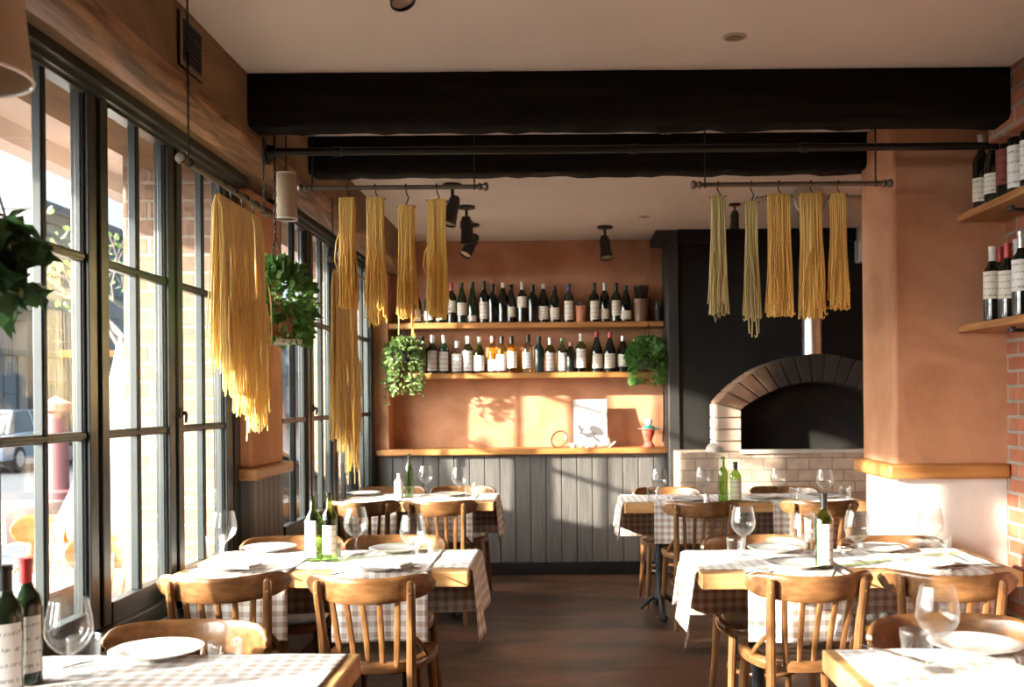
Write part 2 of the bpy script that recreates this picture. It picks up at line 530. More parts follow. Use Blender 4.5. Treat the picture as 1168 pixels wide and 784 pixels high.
def tag(o, label, cat, group=None):
    o['label'] = label
    o['category'] = cat
    if group:
        o['group'] = group
    return o

def thing(name, label, cat, loc=(0, 0, 0), rz=0.0, group=None):
    o = bpy.data.objects.new(name, None)
    o.empty_display_size = 0.1
    COL.objects.link(o)
    o.location = loc
    o.rotation_euler = (0, 0, rz)
    return tag(o, label, cat, group)

def struct(name, bm, m, parent=None, **kw):
    o = obj(name, bm, m, parent, **kw)
    if parent is None:
        o['kind'] = 'structure'
    return o

def copy_tree(o, parent=None):
    c = o.copy()
    COL.objects.link(c)
    if parent is not None:
        c.parent = parent
        c.matrix_parent_inverse = o.matrix_parent_inverse.copy()
    for ch in list(o.children):
        copy_tree(ch, c)
    return c

class Kind:
    """first use places the built prototype itself, later uses place copies of it and its parts"""
    def __init__(self, build):
        self.build, self.proto = build, None
    def put(self, loc, rz, label, cat, group=None, rot=None, scale=None):
        if self.proto is None:
            o = self.proto = self.build()
        else:
            o = copy_tree(self.proto)
        for k in ('label', 'category', 'group'):
            if k in o:
                del o[k]
        o.location = loc
        o.rotation_euler = rot if rot else (0, 0, rz)
        if scale:
            o.scale = scale
        return tag(o, label, cat, group)

# ================================================================== THE ROOM
YB, YN = 8.10, 8.36      # wainscot plane and niche back
YF = -2.4                # wall behind the camera
WX1, WX2 = -1.58, -1.545  # glass planes of the two windows
RX = 2.07                 # brick wall

b = B(); box(b, -1.9, 3.2, YF - .2, 8.8, -0.12, 0.0)
struct('floor', b, FLOORM, sharp=None)
b = B(); box(b, -1.95, 3.2, YF - .2, 8.8, CEIL, CEIL + .15)
struct('ceiling', b, CEILM, sharp=None)
b = B(); box(b, -1.9, 3.2, YF - .2, YF, 0, CEIL)
struct('wall_front', b, TERRA, sharp=None)

# left wall: low dark wall under the windows, the pier between them, ends
b = B()
box(b, -1.80, -1.50, YF, 4.83, 0, 0.60)
box(b, -1.80, -1.50, 5.36, 8.40, 0, 0.60)
struct('wall_left', b, WAINS, sharp=None)
b = B(); box(b, -1.80, -1.50, YF, -0.36, 0.60, 2.46)
struct('wall_left_rear', b, TERRA, sharp=None)
b = B()   # sloped inner sill boards running along the low wall
for (y0, y1) in ((-0.4, 4.80), (5.45, 8.02)):
    r0 = [(-1.50, y0, 0.62), (-1.455, y0, 0.585), (-1.455, y0, 0.545), (-1.50, y0, 0.55)]
    r1 = [(x, y1, z) for (x, y, z) in r0]
    loft(b, [r0, r1])
struct('trim_1', b, FRAME, bevel=.004)
b = B(); box(b, -1.80, -1.500, 4.83, 5.36, 1.10, 2.47)
struct('pillar_left', b, TERRA, bevel=.02)
b = B(); box(b, -1.80, -1.515, 4.84, 5.355, 0, 1.06)
for i in range(6):
    y0 = 4.84 + i * .086
    box(b, -1.515, -1.50, y0 + .003, y0 + .083, 0, 1.06)
for i in range(1):
    box(b, -1.585, -1.505, 4.825, 4.84, 0, 1.06)
struct('trim_2', b, WAINS, bevel=.003)
b = B(); box(b, -1.58, -1.462, 4.79, 5.44, 1.045, 1.105)
tag(obj('wall_ledge', b, LEDGEY, bevel=.012), 'short thick wooden ledge wrapped on the pillar between the two windows', 'ledge')
# brick outside of the pier
b = B(); box(b, -2.06, -1.64, 4.70, 5.42, -0.1, 2.75)
struct('wall_outside_pier', b, EXTB, sharp=None)
b = B(); box(b, -2.06, -1.60, 8.06, 8.9, -0.1, 2.75)
struct('wall_outside_corner', b, EXTB, sharp=None)

# soffit over the windows and its old timber
b = B(); box(b, -1.92, -1.26, YF, YN, 2.515, CEIL)
struct('trim_3', b, SOFF, sharp=None)
b = B()
n = 60
rings = []
for i in range(n + 1):
    y = YF + (YN - YF) * i / n
    w = [R.uniform(-.005, .005) for _ in range(4)]
    rings.append([(-1.41, y, 2.475 + w[0]), (-1.37 + w[1], y, 2.455 + w[1]), (-1.275 + w[2], y, 2.462 + w[2]), (-1.250 + w[3], y, 2.485), (-1.250 + w[0], y, 2.52), (-1.41, y, 2.52)])
loft(b, rings)
tag(obj('timber_lintel', b, TIMBER, sharp=50), 'rough brown timber lintel running above the windows along the left wall', 'beam')
# vent in the soffit face
v0, v1 = at(206, 50, 3.6), at(227, 50, 3.95)
vy0, vy1 = 3.28, 3.50
vt = thing('air_vent', 'square air vent with dark slats set in the brown soffit', 'vent', (-1.258, 3.40, 2.64))
b = B(); box(b, -.002, .006, -.105, .105, -.09, .09)
box(b, -.002, .010, -.105, -.085, -.09, .09); box(b, -.002, .010, .085, .105, -.09, .09)
box(b, -.002, .010, -.085, .085, .072, .09); box(b, -.002, .010, -.085, .085, -.09, -.072)
obj('frame', b, VENTM, vt, sharp=None)
b = B()
box(b, .004, .0075, -.082, .082, -.072, .072)
for i in range(9):
    z = -.064 + i * .016
    obox(b, (.010, 0, z), Vector((.004, 0, -.003)), Vector((0, .082, 0)), Vector((.001, 0, .0015)))
obj('slat', b, BLK, vt, sharp=None)

# ---- windows
def window(name, X, bays, yA, yB, zb=0.74, zt=2.46, hz=(1.32, 1.91), hnd=0):
    """timber casements: frame + glazing bars in one mesh, glass and handles as parts"""
    f = B()
    D0, D1 = X - .026, X + .028
    box(f, D0 - .02, D1 + .02, yA, yB, zt, zt + .10)                 # head
    box(f, D1 + .0, D1 + .045, yA, yB, zt + .02, zt + .085)          # bead on the head
    box(f, D0 - .02, D1 + .025, yA, yB, zb - .14, zb - .075)         # sill rail
    edges = [yA] + [y for bb in bays for y in bb] + [yB]
    for i in range(0, len(edges), 2):
        y0, y1 = edges[i], edges[i + 1]
        box(f, D0, D1 - .012, y0, y1, zb - .08, zt + .02)
        mid = (y0 + y1) / 2
        if y1 - y0 > .12:
            for (a, c) in ((y0, mid - .004), (mid + .004, y1)):
                box(f, D0 + .01, D1, a + .012, c - .012, zb - .07, zt)
        box(f, D0 + .016, D1 - .018, y0 - .006, y1 + .006, zb - .05, zt)
    for (y0, y1) in bays:
        box(f, D0 + .01, D1, y0, y1, zb - .075, zb)                 # bottom rail
        box(f, D0 + .01, D1, y0, y1, zt - .012, zt + .02)
        m = (y0 + y1) / 2
        box(f, X - .013, X + .016, m - .015, m + .015, zb, zt)      # upright bar
        box(f, X - .010, X + .022, m - .007, m + .007, zb, zt)
        for z in hz:
            box(f, X - .013, X + .016, y0, y1, z - .015, z + .015)
            box(f, X - .010, X + .022, y0, y1, z - .007, z + .007)
    w = struct(name, f, FRAME, sharp=None, bevel=.003)
    g = B()
    for (y0, y1) in bays:
        box(g, X - .003, X + .003, y0 - .002, y1 + .002, zb - .002, zt + .002)
    obj('glass', g, WGLASS, w, sharp=None)
    for i in range(len(bays) - 1):
        if i == hnd:
            y = (bays[i][1] + bays[i + 1][0]) / 2 + .03
            h = B()
            tube(h, [(X + .020, y, 1.385), (X + .052, y, 1.385)], .008, 10); lathe(h, [(0, -.02), (.012, -.02), (.012, .02), (0, .02)], 10, (X + .03, y, 1.385))
            tube(h, [(X + .050, y, 1.39), (X + .054, y, 1.375), (X + .052, y, 1.345)], [.007, .007, .005], 10)
            obj('handle', h, IRON, w)
    return w
bays1 = [(4.11 - .67 * k, 4.61 - .67 * k) for k in range(7)][::-1]
window('window_1', WX1, bays1, bays1[0][0] - .1, 4.83, hnd=5)
bays2 = [(5.47 + .66 * k, 5.96 + .66 * k) for k in range(4)]
window('window_2', WX2, bays2, 5.36, 8.10)

# ---- beams
def beam(name, x0, x1, y0, y1, z0, z1, lab):
    bm = B()
    n = 46
    rings = []
    for i in range(n + 1):
        x = x0 + (x1 - x0) * i / n
        w = [R.uniform(-.006, .006) for _ in range(5)]
        ch = .012 + .008 * R.random()
        rings.append([(x, y0 + ch + w[0] * .3, z0 + w[0]), (x, y0 + w[1] * .6, z0 + ch + w[0]), (x, y0 + w[1] * .6, z1 - .012 + w[2] * .6), (x, y0 + .015, z1 + .01), (x, y1, z1 + .01),
                      (x, y1 + w[3] * .5, z0 + ch), (x, y1 - ch, z0 + w[4])])
    loft(bm, rings)
    o = obj(name, bm, BEAM, sharp=50)
    o['kind'] = 'structure'
    return o
beam('beam_1', -1.275, 1.86, 4.03, 4.20, 2.548, CEIL, '')
beam('beam_2', -1.275, 1.60, 5.00, 5.17, 2.575, CEIL, '')

# ---- right side: brick wall, plastered pillar, deeper part beside the oven
b = B(); box(b, RX, RX + .3, YF, 4.63, 0, CEIL)
box(b, 1.83, RX, 3.80, 4.24, 2.50, CEIL)
struct('wall_right', b, REDB, sharp=None)
b = B(); box(b, 1.545, RX + .3, 4.625, 5.11, 1.09, CEIL)
struct('pillar_right', b, TERRA, bevel=.02)
b = B(); box(b, 1.555, RX + .3, 4.635, 5.105, 0, 1.07)
struct('pillar_right_base', b, WHITEP, bevel=.015)
b = B()
box(b, 1.505, RX - .003, 4.575, 4.64, 1.045, 1.115)
box(b, 1.505, 1.57, 4.63, 5.14, 1.045, 1.115)
tag(obj('wall_ledge', b, LEDGE, bevel=.014), 'wooden ledge round the terracotta pillar above the white plaster', 'ledge')
b = B(); box(b, 2.95, 3.2, 4.46, 8.8, 0, CEIL); box(b, RX + .28, 3.0, 4.9, 5.09, 0, CEIL)
struct('wall_right_rear', b, TERRA, sharp=None)

# ---- back wall: wainscot, ledge, niche
XL = -1.525
b = B(); box(b, -1.9, 0.93, YN, YN + .2, 0, CEIL)
box(b, -1.9, -1.405, YB, YN, .98, 2.52)
struct('wall_back', b, TERRA, sharp=None)
b = B(); box(b, -1.8, .93, YB + .015, YN, 0, .985)
x = -1.50
while x < .92:
    box(b, x + .003, x + .122, YB, YB + .02, .10, .985)
    x += .125
struct('trim_4', b, WAINS, sharp=None, bevel=.004)
b = B(); box(b, -1.5, .92, YB - .02, YB + .02, 0, .10)
struct('baseboard_back', b, BLACKW, bevel=.004)
b = B(); box(b, -1.505, .87, YB - .07, YN, .98, 1.03)
tag(obj('wall_counter', b, LEDGE, bevel=.010), 'long honey wood ledge along the back wall under the wine shelves', 'ledge')
b = B(); box(b, .855, .94, 7.90, 8.4, 0, CEIL)
box(b, .76, .96, 7.88, 8.40, CEIL - .07, CEIL)
struct('trim_5', b, POSTM, bevel=.005)
b = B(); box(b, .93, 3.0, 7.92, 8.2, 0, CEIL)
box(b, .93, 3.0, 7.86, 7.95, CEIL - .10, CEIL)
struct('wall_oven_side', b, BLACKW, sharp=None)

def shelf(y0, y1, x0, x1, z, lab):
    bm = B()
    box(bm, x0, x1, y0, y1, z - .045, z)
    return tag(obj('wine_shelf', bm, LEDGE, bevel=.005), lab, 'shelf', 'wine shelves in the back niche')
ZS1, ZS2 = 2.055, 1.645
shelf(8.10, YN, -1.40, .84, ZS1, 'upper wooden wine shelf across the back niche')
shelf(8.10, YN, -1.20, .80, ZS2, 'lower wooden wine shelf across the back niche')

# ---- oven
ov = thing('pizza_oven', 'brick wood fired oven with an arched mouth against the black wall', 'oven', (1.95, 7.55, 0))
CXo = 0.0
zB = 1.015
b = B(); box(b, -1.06, .99, -.05, .37, 0, zB)
obj('base', b, OVENB, ov, sharp=None, bevel=.006)
b = B(); box(b, -.60, .98, -.075, .0, zB - .012, zB + .018)
obj('hearth_slab', b, mat('hearth stone', (0.42, 0.38, 0.33), 0.7, col2=(0.5, 0.46, 0.4), scale=6), ov, sharp=None, bevel=.004)
ho, hi_ = .77, .585
zo, zi = 1.385, 1.335       # springing heights outside / inside
ro_rise, ri_rise = .37, .205
def seg(h, rise, zs):
    r = (h * h + rise * rise) / (2 * rise)
    cz = zs + rise - r
    a = math.asin(h / r)
    return r, cz, a
r1_, c1_, a1_ = seg(ho, ro_rise, zo)
r2_, c2_, a2_ = seg(hi_, ri_rise, zi)
def arcpt(r, cz, a, t):
    an = -a + 2 * a * t
    return (r * math.sin(an), cz + r * math.cos(an))
nv = 15
b = B()
for k in range(nv):
    t0, t1 = (k + .035) / nv, (k + .965) / nv
    q = []
    for t in (t0, (t0 + t1) / 2, t1):
        q.append((arcpt(r1_, c1_, a1_, t), arcpt(r2_, c2_, a2_, t)))
    ring = [q[0][0], q[1][0], q[2][0], q[2][1], q[1][1], q[0][1]]
    dy = R.uniform(-.004, .004)
    loft(b, [[(x, -.0 + dy, z) for (x, z) in ring], [(x, .36, z) for (x, z) in ring]])
obj('arch', b, ARCHB, ov, sharp=30, bevel=.008)
for s in (-1, 1):
    b = B()
    zz = zB
    hs = [.078, .086, .086, .09]
    for i, h in enumerate(hs):
        top = zz + h
        xo, xi = s * ho, s * hi_
        if i == len(hs) - 1:
            ring = [(xo, zz + .003), (xo, zo - .004), (xi, zi - .004), (xi, zz + .003)]
        else:
            ring = [(xo, zz + .003), (xo, top), (xi, top), (xi, zz + .003)]
        loft(b, [[(x, 0, z) for (x, z) in ring], [(x, .36, z) for (x, z) in ring]])
        zz = top + .003
    obj('jamb', b, JAMBB, ov, sharp=30, bevel=.008)
b = B()   # mortar core and chamber
N = 24
o_ = [arcpt(r1_ - .010, c1_, a1_ * .995, t / N) for t in range(N + 1)]
i_ = [arcpt(r2_ + .010, c2_, a2_ * .995, t / N) for t in range(N + 1)]
ring_o = [(-ho + .01, zB)] + o_ + [(ho - .01, zB)]
ring_i = [(-hi_ - .01, zB)] + i_ + [(hi_ + .01, zB)]
for (ya, yb) in ((.012, .36),):
    A = [b.verts.new((x, ya, z)) for x, z in ring_o]; A2 = [b.verts.new((x, yb, z)) for x, z in ring_o]
    Bv = [b.verts.new((x, ya, z)) for x, z in ring_i]; B2 = [b.verts.new((x, yb, z)) for x, z in ring_i]
    for k in range(len(A) - 1):
        b.faces.new((A[k], A[k + 1], Bv[k + 1], Bv[k])); b.faces.new((A[k], A2[k], A2[k + 1], A[k + 1]))
        b.faces.new((Bv[k], Bv[k + 1], B2[k + 1], B2[k])); b.faces.new((A2[k], B2[k], B2[k + 1], A2[k + 1]))
obj('mortar', b, MORTAR, ov)
b = B()
box(b, -hi_ - .02, hi_ + .02, .345, .36, zB, zB + .56)
box(b, -hi_ - .02, hi_ + .02, .02, .36, zB - .0, zB + .004)
obj('chamber', b, SOOT, ov, sharp=None)
b = B()
pts = [Vector((0, .17, zo + ro_rise - .06)), Vector((0, .17, 2.40)), Vector((-.02, .10, 2.53)), Vector((-.10, -.20, 2.62)), Vector((-.38, -1.30, 2.665))]
tube(b, pts, .075, 20)
for z in (1.86, 1.98, 2.2):
    tube(b, [(0, .17, z), (0, .17, z + .016)], .0785, 20)
obj('flue', b, FLUE, ov)
b = B(); lathe(b, [(.0, .0), (.10, .0), (.105, .012), (.10, .03), (.0, .03)], 20, (0, 0, 0))
fo = obj('flue_collar', b, FLUE, ov)
fo.location = (-.38, -1.31, 2.665); fo.rotation_euler = (PI / 2, 0, 0)
p0, p1 = at(862, 233.5, 6.6), at(1010, 233.5, 6.6)
b = B(); tube(b, [(p0.x, 6.6, CEIL - .018), (p1.x, 6.6, CEIL - .018)], .014, 10)
for q in (.1, .55, .9):
    xx = p0.x + (p1.x - p0.x) * q
    box(b, xx - .012, xx + .012, 6.58, 6.62, CEIL - .03, CEIL - .001)
tag(obj('conduit_pipe', b, STEEL), 'thin grey conduit running along the ceiling before the oven', 'pipe')
t = thing('wall_lamp', 'white wall lamp beside the flue, half hidden by the right pillar', 'lamp', (2.40, 7.86, at(980, 278, 7.86).z))
b = B(); box(b, -.06, .06, -.06, .06, -.15, .15); obj('shade', b, CHINA, t, bevel=.012)
b = B(); box(b, -.03, .03, .05, .065, -.05, .05); obj('backplate', b, IRON, t, sharp=None)
# bowl on the oven base
b = B(); lathe(b, [(0, .068), (.02, .067), (.05, .055), (.068, .03), (.072, .0), (.066, .0), (.06, .028), (.0, .055)], 20)
o = obj('upturned_bowl', b, STONEW, loc=(1.17, 7.60, zB)); tag(o, 'grey stoneware bowl upside down left of the brick oven arch', 'bowl')

# ================================================================== OUTSIDE
b = B(); box(b, -5.2, -1.80, -8, 20, -.22, -.06)
struct('ground_terrace', b, PAVE, sharp=None)
b = B(); box(b, -40, -5.2, -30, 90, -.35, -.20)
struct('ground_road', b, ROAD, sharp=None)
b = B(); box(b, -2.62, -1.85, -6, 14, 2.72, 2.80); box(b, -2.62, -2.50, -6, 14, 2.62, 2.72)
box(b, -2.58, -2.54, -6, 4.4, 2.42, 2.70)  # unseen drop panel, added to keep the sun off the upper right pillar
tag(obj('awning', b, AWN, sharp=None), 'flat pinkish canopy over the terrace outside the windows', 'canopy')
b = B()
def rt(y): return 1.19 - .23 * (y - 6.35)
loft(b, [[(-2.03, y, -.06), (-1.97, y, -.06), (-1.97, y, rt(y)), (-2.03, y, rt(y))] for y in (6.35, 8.04)])
for i in range(3):
    y0, y1 = 6.37 + i * .56, 6.91 + i * .56
    loft(b, [[(-1.975, y, .02), (-1.95, y, .02), (-1.95, y, rt(y) - .05), (-1.975, y, rt(y) - .05)] for y in (y0, y1)])
loft(b, [[(-2.05, y, rt(y) - .002), (-1.94, y, rt(y) - .002), (-1.94, y, rt(y) + .03), (-2.05, y, rt(y) + .03)] for y in (6.33, 8.04)])
tag(obj('planter_screen', b, GREYSCR, bevel=.005), 'low grey ramp screen with a sloping top outside the rear window', 'screen')

def building(name, lab, x, y0, y1, h, wall, nf, nw, wcol=WINB):
    t = thing(name, lab, 'building', (x, (y0 + y1) / 2, -.2))
    L = y1 - y0
    bm = B(); box(bm, -8, 0, -L / 2, L / 2, 0, h)
    obj('wall', bm, wall, t, sharp=None)
    bm = B(); box(bm, -8, .35, -L / 2 - .1, L / 2 + .1, h - .12, h + .22); box(bm, -.05, .18, -L / 2, L / 2, h - .5, h - .12)
    box(bm, -.05, .12, -L / 2, L / 2, 3.3, 3.5)
    obj('cornice', bm, CORN, t, sharp=None)
    fw = L / nw
    fh = (h - .9) / nf
    for i in range(nw):
        for j in range(nf):
            yc = -L / 2 + fw * (i + .5)
            z0 = .7 + fh * j + (.25 if j else 0)
            z1 = z0 + fh * .62
            bm = B()
            hw = fw * .27
            box(bm, -.05, .05, yc - hw - .1, yc + hw + .1, z0 - .12, z0); box(bm, -.05, .05, yc - hw - .1, yc - hw, z0, z1)
            box(bm, -.05, .05, yc + hw, yc + hw + .1, z0, z1); box(bm, -.05, .05, yc - hw - .1, yc + hw + .1, z1, z1 + .12)
            box(bm, -.02, .03, yc - .03, yc + .03, z0, z1); box(bm, -.02, .03, yc - hw, yc + hw, (z0 + z1) / 2 - .03, (z0 + z1) / 2 + .03)
            w = obj('window', bm, CORN if j % 2 == 0 else wall, t, sharp=None)
            bm = B(); box(bm, -.02, .012, yc - hw, yc + hw, z0, z1)
            obj('pane', bm, wcol, w, sharp=None)
    return t
building('town_building', 'tall pale building with a grey cornice across the street', -19, 36, 52, 8.8, FACA, 3, 6)
building('town_building', 'low pinkish building across the street left of the tall one', -19, 20, 35.5, 5.0, FACB, 1, 5)
building('town_building', 'blue grey building at the far end of the street', -19, 53, 90, 7.2, FACC, 2, 10)

def make_car(paint):
    t = bpy.data.objects.new('parked_car', None); COL.objects.link(t)
    # side profile (y along the car, z up), lofted over the width
    low = [(-2.1, .32), (-2.12, .62), (-2.0, .86), (-1.35, .93), (-.1, .96), (1.35, .92), (1.98, .82), (2.12, .58), (2.08, .30)]
    bm = B()
    rings = []
    for x, s, dz in ((-.84, .97, .05), (-.80, .99, .01), (-.5, 1, 0), (0, 1, 0), (.5, 1, 0), (.80, .99, .01), (.84, .97, .05)):
        rings.append([(x, y * s, min(z, z - dz * .5 if z > .5 else z + dz)) for (y, z) in low])
    loft(bm, rings)
    obj('body', bm, paint, t, sharp=40)
    cab = [(-1.70, .90), (-1.20, 1.36), (-.55, 1.46), (.30, 1.42), (1.15, .93)]
    bm = B()
    rings = []
    for x, zs in ((-.76, 0), (-.66, .6), (-.58, 1), (.58, 1), (.66, .6), (.76, 0)):
        rings.append([(x, y * (1 if zs else 1.0), .90 + (z - .90) * (zs if zs else .03)) for (y, z) in cab])
    loft(bm, rings)
    obj('cabin', bm, WINB, t, sharp=40)
    bm = B()
    box(bm, -.57, .57, -1.15, .28, 1.40, 1.475)
    for s in (-1, 1):
        for (ya, za, yb, zb_) in ((-1.72, .92, -1.18, 1.43), (.28, 1.43, 1.15, .94), (-.35, .95, -.35, 1.43)):
            tube(bm, [(s * .755, ya, za), (s * .60, yb if za < zb_ else yb, zb_)] if za < zb_ else [(s * .60, ya, za), (s * .755, yb, zb_)], .035, 6)
    obj('roof', bm, paint, t, sharp=40)
    for s in (-1, 1):
        for y in (-1.32, 1.35):
            bm = B(); lathe(bm, [(0, -.09), (.20, -.10), (.30, -.09), (.325, -.05), (.325, .05), (.30, .09), (.20, .10), (0, .09)], 20)
            w = obj('wheel', bm, TYRE, t); w.location = (s * .76, y, .325); w.rotation_euler = (0, PI / 2, 0)
            bm = B(); lathe(bm, [(0, -.103), (.19, -.104), (.19, .104), (0, .103)], 14)
            obj('hubcap', bm, STEEL, w)
    return t
c_ = make_car(CARP); c_.location = (-13.6, 24.6, -.2); c_.rotation_euler = (0, 0, .05); tag(c_, 'pale blue car parked across the street', 'car')
c_ = make_car(CARW); c_.location = (-13.2, 30.5, -.2); c_.rotation_euler = (0, 0, .03); tag(c_, 'white car parked across the street farther off', 'car')
# small hanging signs
for (px, py, Y, lab) in ((78, 404, 30.5, 'small orange sign across the street, left of the window mullion'), (124, 404, 34.0, 'small orange sign across the street, right of the window mullion')):
    p = at(px, py, Y)
    t = thing('street_sign', lab, 'sign', p)
    bm = B(); box(bm, -.28, .28, -.03, .03, -.12, .12); obj('panel', bm, ORANGE, t, sharp=None, bevel=.02)
    bm = B(); tube(bm, [(0, 0, .12), (0, 0, .35), (-.5, 0, .42)], .025, 6)
    tube(bm, [(0, .04, -.12), (0, .04, -p.z - .2)], .05, 8); obj('post', bm, IRON, t)
p = on(64, 492, -.2) if False else at(64, 470, 17.0)
b = B(); lathe(b, [(.0, 0), (.30, 0), (.30, .12), (.20, .16), (.19, 1.45), (.26, 1.5), (.26, 1.62), (0, 1.75)], 14)
o = obj('street_bollard', b, PINKM, loc=(p.x, 17.0, -.2)); tag(o, 'faded red street post beyond the terrace', 'post')
# utility pole, wire
b = B()
tube(b, [(-12.5, 27.0, -.2), (-12.5, 27.0, 9.5)], [.12, .09], 8); box(b, -13.3, -11.7, 26.95, 27.05, 8.0, 8.12); box(b, -13.1, -11.9, 26.95, 27.05, 7.2, 7.3)
tag(obj('utility_pole', b, IRON), 'thin utility pole seen against the sky outside', 'pole')
b = B(); tube(b, [(-12.5, 27.0 - 34 * t, 8.05 - .5 * math.sin(PI * t)) for t in [k / 12 for k in range(13)]], .02, 5)
tag(obj('overhead_wire', b, IRON), 'overhead wire crossing the bright sky outside', 'wire')

def leaf_cloud(bm, centers, size, rnd, kind='oval'):
    """leaves as small folded blades"""
    for (p, d) in centers:
        d = d.normalized()
        s = size * rnd.uniform(.65, 1.25)
        side = d.cross(Vector((rnd.uniform(-1, 1), rnd.uniform(-1, 1), rnd.uniform(-1, 1)))).normalized()
        up = d.cross(side).normalized()
        b0 = bm.verts.new(p)
        mid = bm.verts.new(p + d * s * .5 + up * s * -.04)
        tip = bm.verts.new(p + d * s - up * s * .16)
        if kind == 'ivy':
            L = [(-.05, .22), (.12, .42), (.42, .26), (.60, .34), (.78, .12)]
        else:
            L = [(.14, .22), (.40, .34), (.66, .26), (.86, .10)]
        l = [bm.verts.new(p + d * s * a + side * s * w + up * s * w * .30) for a, w in L]
        r = [bm.verts.new(p + d * s * a - side * s * w + up * s * w * .30) for a, w in L]
        for k in range(len(L)):
            for q in (l, r):
                a = b0 if k == 0 else q[k - 1]
                try:
                    bm.faces.new((a, q[k], mid))
                except ValueError:
                    pass
        for q in (l, r):
            bm.faces.new((q[-1], tip, mid))

def tree(loc, h, spread, lab, leaves, seed):
    rnd = random.Random(seed)
    t = thing('street_tree', lab, 'tree', loc)
    bm = B(); tips = []
    def grow(p, d, r, L, dep):
        q = p + d * L
        tube(bm, [p, (p + q) / 2 + Vector((rnd.uniform(-1, 1), rnd.uniform(-1, 1), 0)) * L * .08, q], [r, r * .85, r * .7], 6)
        if dep == 0:
            tips.append((q, d)); return
        for k in range(3):
            nd = (d + Vector((rnd.uniform(-1, 1), rnd.uniform(-1, 1), rnd.uniform(-.2, .8))) * spread).normalized()
            grow(q, nd, r * .62, L * .72, dep - 1)
    grow(Vector((0, 0, 0)), Vector((0, 0, 1)), h * .022, h * .34, 4)
    obj('trunk', bm, BARK, t)
    if leaves:
        bm = B(); cs = []
        for (q, d) in tips:
            for k in range(leaves):
                cs.append((q + Vector([rnd.gauss(0, .22) for _ in range(3)]), Vector([rnd.gauss(0, 1) for _ in range(3)])))
        leaf_cloud(bm, cs, .22, rnd)
        obj('foliage', bm, LEAFL, t, sharp=None)
tree((-12.0, 30.5, -.2), 7.0, .8, 'bare branched street tree across the road', 0, 4)
tree((-9.8, 23.5, -.2), 6.0, .8, 'leafy street tree behind the window mullion', 3, 9)

# furled white parasol on the terrace
pc = at(140, 500, 7.0)
t = thing('parasol', 'closed white parasol standing on the terrace outside the window', 'parasol', (pc.x, 7.0, -.06))
b = B(); tube(b, [(0, 0, .04), (0, 0, 1.95)], .022, 10); obj('pole', b, STEEL, t)
b = B(); lathe(b, [(0, 0), (.26, 0), (.26, .03), (.05, .06), (.04, .12), (0, .12)], 20); obj('base', b, IRON, t)
b = B()
rings = []
for i in range(13):
    f = i / 12
    z = 1.90 - 1.30 * f
    rr = .035 + .40 * f ** 1.25
    rings.append([(math.cos(a) * rr * (1 + .16 * f * math.sin(8 * a + 2 * f)), math.sin(a) * rr * (1 + .16 * f * math.cos(8 * a)), z - .03 * math.sin(5 * a) * f) for a in [2 * PI * k / 48 for k in range(48)]])
loft(b, rings, cap=False)
obj('canopy', b, WCLOTH, t, recalc=True)

